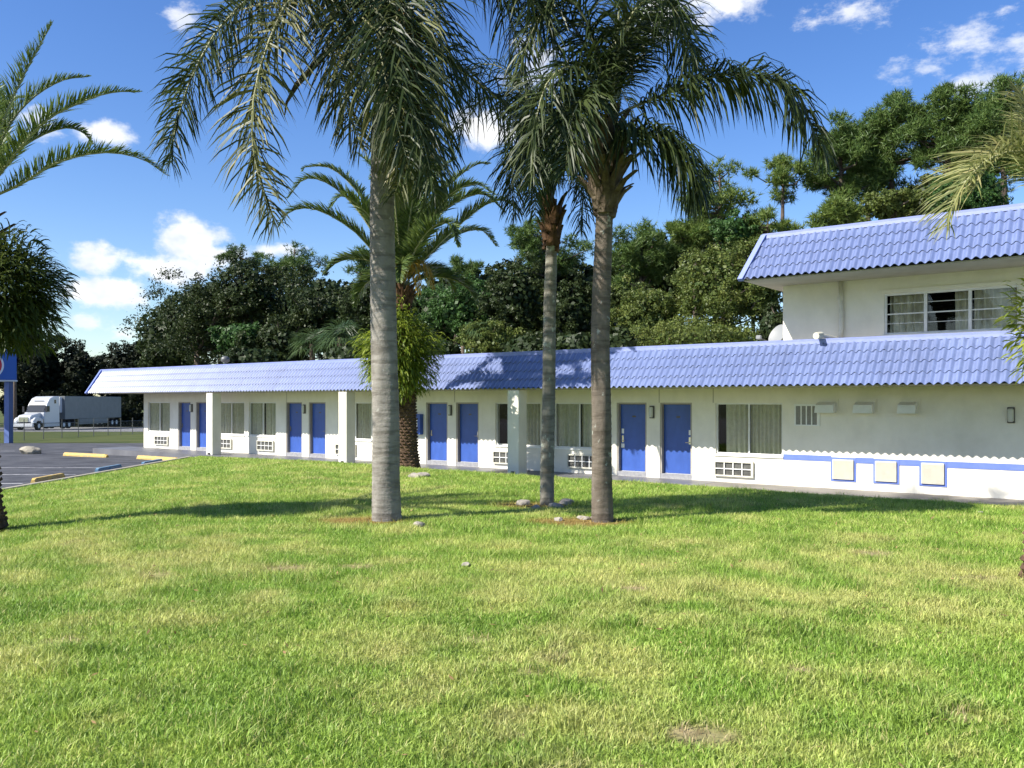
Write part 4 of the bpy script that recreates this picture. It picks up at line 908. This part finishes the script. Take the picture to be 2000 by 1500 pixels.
def pine(label, px, py, Y, rx, ry, pyb, m, seed, puffs=16, tufts=42, lean=0, L=.32, group='tall pines behind the motel', w=.021, spread=1.):
    """slash pine: bare stem, crooked limbs, flat puffs of needle tufts"""
    g = np.random.default_rng(seed); gr = random.Random(seed); k = Y/FPX
    c = P(px, py, Y); base = Vector((c.x+lean, Y, gz(c.x, Y))); t = empty('pine_tree', base, label, 'tree', group)
    puffs = int(puffs*1.45); cz = c.z-base.z; R = np.array((rx*k, rx*k*.9, ry*k*1.1))*1.06; ox = np.array((c.x-base.x, 0, cz))
    d = nrm(g.normal(0, 1, (puffs, 3))); pc_ = d*R*g.uniform(.35, .98, (puffs, 1))*np.array((1.12, 1.1, .9))+ox; pc_[0] = ox+np.array((0, 0, R[2]*.75))
    pr_ = min(R[0], R[2])*g.uniform(.14, .34, puffs)*spread+.20
    idx = np.repeat(np.arange(puffs), tufts); n = len(idx)
    dd = nrm(g.normal(0, 1, (n, 3))); tp = pc_[idx]+dd*(g.random((n, 1))**.5)*pr_[idx][:, None]*np.array((1, 1, .62))
    nn_ = 9; ti = np.repeat(np.arange(n), nn_); q = len(ti)
    nd = nrm(g.normal(0, 1, (q, 3))+dd[ti]*.5+np.array((0, 0, .55))); ln = L*g.uniform(.7, 1.2, (q, 1)); sd = nrm(np.cross(nd, g.normal(0, 1, (q, 3))))*w
    b = tp[ti]; V = np.stack([b-sd, b+sd, b+nd*ln], 1).reshape(-1, 3)
    rnd = np.clip(np.repeat(g.random(n)*.6, nn_)+g.random(q)*.4, 0, 1)
    link('crown', np_mesh(V, np.full(q, 3), np.arange(3*q), rnd=rnd), m, t)
    mb = MB(); topz = cz+R[2]*.75; r0 = .10+.008*topz
    pts = [Vector((0,0,-.2)), Vector((ox[0]*.3+gr.uniform(-.1,.1), 0, topz*.35)), Vector((ox[0]*.75+gr.uniform(-.15,.15), 0, topz*.7)), Vector((ox[0], 0, topz))]
    mb.tube(pts, [r0, r0*.85, r0*.6, r0*.15], 8)
    for i in range(puffs):
        e = Vector(pc_[i]); zz = max(topz*.35, e.z-gr.uniform(.1, .8)); f = zz/topz; s = Vector((ox[0]*f, 0, zz)); mid = s.lerp(e, .55)+Vector((gr.uniform(-.3,.3), gr.uniform(-.3,.3), gr.uniform(-.35,.15)))
        mb.tube([s, mid, e], [r0*.24, r0*.16, r0*.05], 5, False)
    mb.obj('trunk', 'pine_bark', t, True); return t
def TY(px, p): r = (px-1000)/FPX; return (DW+p)/(r*NX+NY)

broad('ragged dark oak with thin twigs at the left end of the treeline', 385, 625, TY(385, 14), 125, 118, 'oak', 21, size=.10, nl=18, core=.6)
broad('dark broad oak left of the round pine crown', 490, 572, TY(490, 16), 100, 84, 'oak', 22, size=0.112)
broad('dense dark oak left of the near grey trunk', 640, 605, TY(640, 15), 118, 94, 'oak', 23, size=0.106)
broad('dark oak directly behind the near grey trunk', 735, 600, TY(735, 15), 75, 100, 'oak', 24, size=0.099)
broad('low dark oak filling behind the far roof', 560, 670, TY(560, 13), 110, 60, 'oak', 25, size=0.099)
broad('low dark oak behind the far left roof end', 330, 700, TY(330, 15), 80, 45, 'oak', 26, size=0.112)
broad('bright green leafy tree low behind the far roof', 470, 660, TY(470, 11), 58, 42, 'oak_green', 27, size=0.099)
pine('round pine crown rising above the dark oaks', 575, 522, TY(575, 22), 62, 42, 640, 'pine', 31, 20, 46)
pine('small pine top left of the round pine crown', 470, 508, TY(470, 26), 40, 24, 640, 'pine', 32, 12, 40)
pine('pine top just left of the near grey trunk', 705, 520, TY(705, 22), 34, 34, 640, 'pine', 33, 12, 40)
pine('flat pine crown right of the centre date palm', 890, 532, TY(890, 20), 62, 22, 640, 'pine', 34, 14, 40)
broad('green tree right of the fern skirt', 905, 610, TY(905, 13), 88, 72, 'oak_green', 28, size=0.086)
broad('dark green tree left of the slim palm trunk', 1005, 590, TY(1005, 14), 78, 98, 'oak', 29, size=0.086)
broad('dark tree between the two right trunks', 1120, 620, TY(1120, 14), 62, 90, 'oak', 30, size=0.079)
broad('low olive tree behind the roof near the slim trunk', 960, 670, TY(960, 11), 90, 42, 'vine', 35, size=0.073)
pine('pine crown framing the slim palm trunk', 1068, 485, TY(1068, 19), 84, 52, 640, 'pine', 36, 26, 48)
pine('pine right of the brown palm trunk', 1255, 500, TY(1255, 17), 66, 60, 640, 'pine', 37, 26, 52)
broad('vine covered tree right of the brown palm trunk', 1270, 622, TY(1270, 12), 96, 86, 'vine', 41, size=.066, nl=18)
broad('tall vine covered tree left of the upper floor', 1400, 572, TY(1400, 12.5), 108, 130, 'vine', 42, size=.064, nl=20)
broad('vine draped tree against the upper floor roof end', 1490, 545, TY(1490, 13), 58, 110, 'vine', 43, size=0.059)
broad('low vine mound behind the roof by the satellite dish', 1380, 665, TY(1380, 10.5), 160, 45, 'vine', 44, size=0.059)
broad('leafy shrub tucked under the upper roof end by the dish', 1512, 640, TY(1512, 9.5), 40, 48, 'oak', 48, size=.055)
broad('dark leafy tree under the lone pine', 1430, 455, TY(1430, 14), 52, 45, 'oak_green', 45, size=0.059)
pine('open crowned pine above the vine covered tree', 1405, 385, TY(1405, 19), 74, 62, 480, 'pine_light', 51, 16, 42, lean=.5)
pine('young pine left of the open crowned pine', 1360, 455, TY(1360, 18), 44, 42, 520, 'pine_light', 50, 14, 40)
pine('slender pine with bare trunk against the sky', 1530, 355, TY(1530, 18), 60, 46, 440, 'pine_light', 52, 9, 40, lean=.3, spread=.8)
pine('small lower bough pine beside the slender pine', 1500, 440, TY(1500, 16), 60, 26, 480, 'pine_light', 58, 10, 34)
pine('tall dark pine right of the slender pine', 1640, 320, TY(1640, 20), 62, 100, 440, 'pine', 53, 30, 48)
pine('tallest pine standing above the upper roof', 1745, 280, TY(1745, 22), 72, 98, 430, 'pine', 54, 34, 50)
pine('broad pine second from the right edge', 1850, 255, TY(1850, 21), 70, 82, 430, 'pine', 55, 30, 50)
pine('large pine at the right edge of the sky', 1960, 260, TY(1960, 20), 85, 110, 430, 'pine', 56, 40, 50)
pine('bright young pine tuft just above the upper roof', 1640, 420, TY(1640, 14), 42, 36, 440, 'pine_light', 57, 12, 50)
broad('olive leafy tree just above the upper roof', 1745, 400, TY(1745, 14), 72, 42, 'vine', 46, size=0.056)
broad('dark tree behind the upper roof near the right edge', 1900, 380, TY(1900, 15), 95, 70, 'oak_green', 47, size=0.059)
for k, (px, py, rx, ry, lb) in enumerate(((500,703,75,26,'left of the fan palms'),(690,700,70,28,'under the fan palms'),(850,690,60,32,'right of the fern skirt'),(1040,683,62,32,'beside the slim palm trunk'),(1125,680,60,34,'between the two right trunks'),(1215,672,60,36,'just right of the brown trunk'))):
    broad('low dark bush along the roof line '+lb, px, py, TY(px, 10), rx, ry, 'oak', 190+k, nl=9, nc=10, per=50, size=.11, core=.85, name='bush', group='bushes behind the roof line')
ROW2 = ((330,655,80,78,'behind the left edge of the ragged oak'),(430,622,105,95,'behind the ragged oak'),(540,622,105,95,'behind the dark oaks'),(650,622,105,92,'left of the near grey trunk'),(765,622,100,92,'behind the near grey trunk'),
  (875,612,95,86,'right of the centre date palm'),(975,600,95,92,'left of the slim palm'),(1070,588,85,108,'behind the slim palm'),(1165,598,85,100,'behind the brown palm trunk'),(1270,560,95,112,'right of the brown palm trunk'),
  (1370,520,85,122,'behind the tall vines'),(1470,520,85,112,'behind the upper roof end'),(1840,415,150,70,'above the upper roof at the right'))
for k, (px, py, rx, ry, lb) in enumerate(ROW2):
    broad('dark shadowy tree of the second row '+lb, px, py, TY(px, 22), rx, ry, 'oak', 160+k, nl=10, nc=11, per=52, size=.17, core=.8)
pine('dense pine between the tall dark pine and the tallest', 1695, 330, TY(1695, 25), 66, 90, 430, 'pine', 171, 26, 46)
pine('dense pine behind the broad pine at the right', 1905, 290, TY(1905, 27), 80, 120, 430, 'pine', 173, 30, 46)
for k, (px, py, r) in enumerate(((610,672,50), (665,660,55), (705,680,40), (940,640,34))):
    Y = TY(px, 10.5); c = P(px, py, Y); t = empty('cabbage_palm', (c.x, c.y, gz(c.x, c.y)), ['low fan palm farthest left behind the roof', 'largest fan palm behind the roof left of the near trunk', 'fan palm touching the near grey trunk', 'small fan palm right of the fern skirt'][k], 'palm tree', 'fan palms behind the roof')
    cz = c.z-t.location.z; MB().tube([(0,0,-.2),(0,0,cz)], [.2,.16], 8).obj('trunk', 'boot', t); g = np.random.default_rng(70+k); s = r*Y/FPX
    for j in range(16):
        az = j*2.4; el = g.uniform(-.35, 1.1); d = np.array((math.cos(az)*math.cos(el), math.sin(az)*math.cos(el), math.sin(el))); hub = np.array((0, 0, cz))+d*s*.45; V = []; lp = []
        sd = nrm(np.cross(d, (0, 0, 1.))); up = np.cross(sd, d)
        for q in range(22):
            a = -2.1+4.2*q/21; v = d*math.cos(a)+sd*math.sin(a)+up*g.normal(0, .12)-np.array((0, 0, .25)); wv = (sd*math.cos(a)-d*math.sin(a))*.03
            V += [hub-wv*.3, hub+v*s*.4+wv, hub+v*s*.4-wv, hub+v*s*.75*g.uniform(.8, 1.1)-np.array((0, 0, .18*s))]; n0 = 4*q; lp += [n0, n0+1, n0+2, n0+2, n0+1, n0+3]
        link('fan_leaf', np_mesh(np.array(V), np.full(44, 3), lp, rnd=np.full(44, g.random())), 'palmetto', t)
# far wood beyond the road
for k, (px, py, Y, rx, ry, lb) in enumerate(((-60,700,150,110,110,'tall dark tree beyond the road at the far left edge'),(60,728,140,85,85,'dark tree behind the white truck cab'),(150,742,142,70,88,'dark tree rising behind the white trailer'),
      (235,742,145,65,88,'dark tree right of the white trailer'),(300,735,135,60,82,'dark tree behind the far end of the motel'),(30,640,120,60,60,'dark tree crown beside the leftmost fern mass'),(100,800,138,90,45,'low dark undergrowth tree behind the truck'),(215,815,138,90,40,'low dark undergrowth tree behind the trailer end'))):
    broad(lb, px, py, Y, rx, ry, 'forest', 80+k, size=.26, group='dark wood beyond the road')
for k, (px, py, Y, rx, ry) in enumerate(((-300,700,120,130,110),(-180,720,130,110,100),(-520,650,92,170,170),(-330,660,100,140,150),(-760,640,84,190,180))): broad(['dark roadside tree outside the left edge', 'dark roadside tree near the left edge','tall unseen tree far outside the left edge, added for shade','tall unseen tree added to shade the truck','farthest unseen tree beyond the left edge, added for shade'][k], px, py, Y, rx, ry, 'forest', 95+k, size=.28, group='dark wood beyond the road')  # wood carried on out of view; tall ones added to shade truck and verge

# ------------------------------------------------------------------ truck, fence, sign, stones
tz = -.1-.0155*75; TR = empty('semi_truck', (-57.3, 103.5, tz), 'white semi truck with sleeper cab and long trailer parked on the road', 'truck', rz=R_(-2.2))
# local: +y runs back along the truck, +x is its left side as seen
def prism(prof, x0, x1, m, name, par, bev=0, inset=None):
    n = len(prof); vs = [(x0, y, z) for y, z in prof]+[(x1, y, z) for y, z in prof]
    if inset: vs = [(x*(1-inset*max(0, (z-2.2)/2)), y, z) for x, y, z in vs]
    fs = [tuple(range(n)), tuple(range(2*n-1, n-1, -1))]+[(i, n+i, n+(i+1) % n, (i+1) % n) for i in range(n)]
    return MB().add(vs, fs).obj(name, m, par, bevel=bev)
cab = prism([(2.5,.75),(2.5,2.05),(2.75,2.1),(3.15,2.9),(3.35,3.2),(3.9,3.75),(4.7,4.0),(5.9,4.02),(5.9,.75)], -1.22, 1.22, 'truck_white', 'cab', TR, .06, .06)
hood = prism([(.35,.95),(.3,1.45),(.6,1.75),(2.6,2.06),(2.6,.95)], -.82, .82, 'truck_white', 'hood', TR, .08)
prism([(2.60,2.13),(2.66,2.13),(3.06,2.86),(3.0,2.86)], -1.08, 1.08, 'wind_glass', 'windshield', cab)
MB().box(1.205, 1.24, 2.95, 3.65, 2.15, 2.85).obj('side_window', 'wind_glass', cab); MB().box(1.13, 1.19, 4.75, 5.15, 3.15, 3.6).obj('sleeper_window', 'wind_glass', cab)
MB().box(-.6, .6, 3.50, 3.62, 3.42, 3.50).obj('roof_slot', 'truck_dark', cab)
MB().box(-1.0, 1.0, 3.0, 3.2, 2.88, 2.96).obj('sun_visor', 'truck_dark', cab)
MB().box(-.55, .55, .27, .34, 1.0, 1.55).obj('grille', 'chrome', hood)
MB().box(-1.22, 1.22, .12, .4, .4, .82).obj('bumper', 'truck_white', TR, bevel=.06)
for s in (-1, 1):
    prism([(.35,.82),(.4,1.25),(.75,1.5),(1.6,1.52),(2.2,1.3),(2.4,.82),(2.05,.82),(1.85,1.08),(1.1,1.1),(.85,.82)], .83*s, 1.21*s, 'truck_white', 'fender', TR, .03)
    MB().box(min(.85*s, 1.15*s), max(.85*s, 1.15*s), .33, .42, 1.0, 1.22).obj('headlight', 'sign_white', TR, bevel=.03)
    MB().box(min(1.3*s,1.5*s), max(1.3*s,1.5*s), 2.55, 2.65, 2.1, 2.8).obj('mirror', 'truck_dark', TR)
    prism([(2.6,.35),(2.6,.75),(5.9,.75),(5.9,.35)], 1.0*s, 1.2*s, 'truck_white', 'side_fairing', TR)
def wheel(x, y, par):
    mb = MB().tube([(x-.15, y, .5), (x+.15, y, .5)], .5, 18); o = mb.obj('wheel', 'rubber', par); MB().tube([(x-.16, y, .5), (x+.16, y, .5)], .27, 14).obj('rim', 'alu', o)
for y in (1.45, 6.9, 8.1, 19.2, 20.4):
    for x in (-1.05, 1.05): wheel(x, y, TR)
MB().box(-.5, .5, .4, 9, .6, .95).obj('chassis', 'truck_dark', TR)
tr = MB().box(-1.28, 1.28, 7.0, 21.6, 1.15, 4.05).obj('trailer', 'trailer_white', TR, bevel=.03)
MB().box(-.95, .95, 6.45, 6.99, 2.0, 3.9).obj('refrigeration_unit', 'truck_white', TR, bevel=.06)
MB().box(-1.2, 1.2, 9.3, 9.5, .2, 1.14).obj('landing_gear', 'truck_dark', TR); MB().box(1.1, 1.2, 10.5, 18.0, .45, 1.14).obj('side_skirt', 'trailer_white', TR)
MB().box(-.6, .6, 18.6, 21.2, .7, 1.14).obj('bogie', 'truck_dark', TR)

# chain link fence
def fpt(i): 
    px = [-60, -28, 8, 47, 85, 121, 153, 183, 211, 236, 259, 280, 300, 318][i]; py = 868.5-(px)*.068; z = None
    Y = 60+(px-8)*.098; X = (px-1000)/FPX*Y; return X, Y, EYE+(HOR-py)/FPX*Y
FN = empty('chain_link_fence', fpt(0), 'grey chain link fence in front of the white truck', 'fence'); f0 = Vector(fpt(0))
FP = [Vector(fpt(i))-f0 for i in range(14)]
for p in FP: MB().tube([p-Vector((0,0,.3)), p+Vector((0,0,1.72))], .035, 6).obj('fence_post', 'fence_metal', FN)
MB().tube([p+Vector((0,0,1.42)) for p in FP], .02, 5).obj('top_rail', 'fence_metal', FN)
wm = MB()
for i in range(13):
    a, b = FP[i], FP[i+1]; L = (b-a).length; n = int(L/.11)
    for k in range(-12, n):
        for s in (0, 1):
            t0, t1 = k*.11/L, (k*.11+1.4)/L; z0, z1 = 0, 1.4
            if t0 < 0: z0 = -t0*L; t0 = 0
            if t1 > 1: z1 = 1.4-(t1-1)*L; t1 = 1
            if s: t0, t1 = 1-t0, 1-t1
            p, q = a.lerp(b, t0)+Vector((0,0,z0)), a.lerp(b, t1)+Vector((0,0,z1)); w = Vector((0,0,.004))
            wm.add([p-w, q-w, q+w, p+w], [(0,1,2,3)])
wm.obj('wire_mesh', 'fence_metal', FN, kind='stuff')

# roadside sign
sb = P(17, 866, 58)
SG = empty('roadside_sign', sb, 'blue roadside sign with red disc on a blue pole at the left edge', 'sign', rz=R_(32))
MB().tube([(0,0,-.3),(0,0,4.3)], .26, 4).obj('pole', 'pole_blue', SG)
cb_ = MB().box(-3.6, .45, -.3, .3, 4.15, 6.2).obj('cabinet', 'sign_blue', SG, bevel=.03)
MB().box(-3.64, .49, -.33, .33, 4.05, 4.15).obj('cabinet_rim', 'alu', cb_)
MB().tube([(-1.2,-.305,5.1),(-1.2,-.325,5.1)], .92, 40).obj('white_ring', 'sign_white', cb_); MB().tube([(-1.2,-.327,5.1),(-1.2,-.345,5.1)], .80, 40).obj('red_disc', 'sign_red', cb_)

def stone(c, r, label, seed, m='stone', fl=.5):
    bm = bmesh.new(); bmesh.ops.create_icosphere(bm, subdivisions=3, radius=1); g = np.random.default_rng(seed); ax = nrm(g.normal(0, 1, (9, 3))); of = g.uniform(.55, .9, 9)
    for v in bm.verts:
        p = np.array(v.co)
        for a, o in zip(ax, of):
            d = p@a
            if d > o: p = p-a*(d-o)
        p = p*(1+.05*math.sin(p[0]*9+seed)*math.sin(p[1]*8)); v.co = Vector((p[0]*r, p[1]*r*.8, p[2]*r*fl))
    me = bpy.data.meshes.new('m'); bm.to_mesh(me); bm.free(); o = link('stone', me, m, loc=c, label=label, cat='stone', group='loose stones on the ground'); o.rotation_euler.z = seed
def onlawn(px, py):
    Y = 13.
    for _ in range(12): X = (px-1000)/FPX*Y; z = float(lawn_z(X, Y)); Y = (EYE-z)*FPX/(py-HOR)
    return (X, Y, z)
for k, (px, py, r, lb) in enumerate([(816,1026,.13,'pale stone at the right foot of the near grey palm'),(808,931,.20,'small pale stone below the date palm trunk, left of a pair'),(826,930,.20,'flat pale stone below the date palm trunk, right of a pair'),
      (1022,984,.17,'grey stone at the left foot of the slim palm'),(1045,992,.12,'small low stone just left of the slim palm base'),(1085,990,.15,'grey stone at the right foot of the slim palm'),(1105,985,.2,'larger grey stone right of the slim palm base'),
      (1092,1015,.11,'pale stone in the grass left of the brown palm'),(1140,1013,.12,'pale stone touching the brown palm base on the left'),(1160,1012,.09,'small stone wedged against the brown palm base'),(911,1104,.07,'small grey stone lying alone in the open lawn'),(1916,1001,.05,'tiny pale stone by the walkway at the right')]):
    stone(onlawn(px, py), r, lb, k+1)
stone((-22.6, 41.5, float(base_z(0, 41.5))+.1), .55, 'large pale rock in the parking lot by a yellow stop', 31, 'concrete', .55)
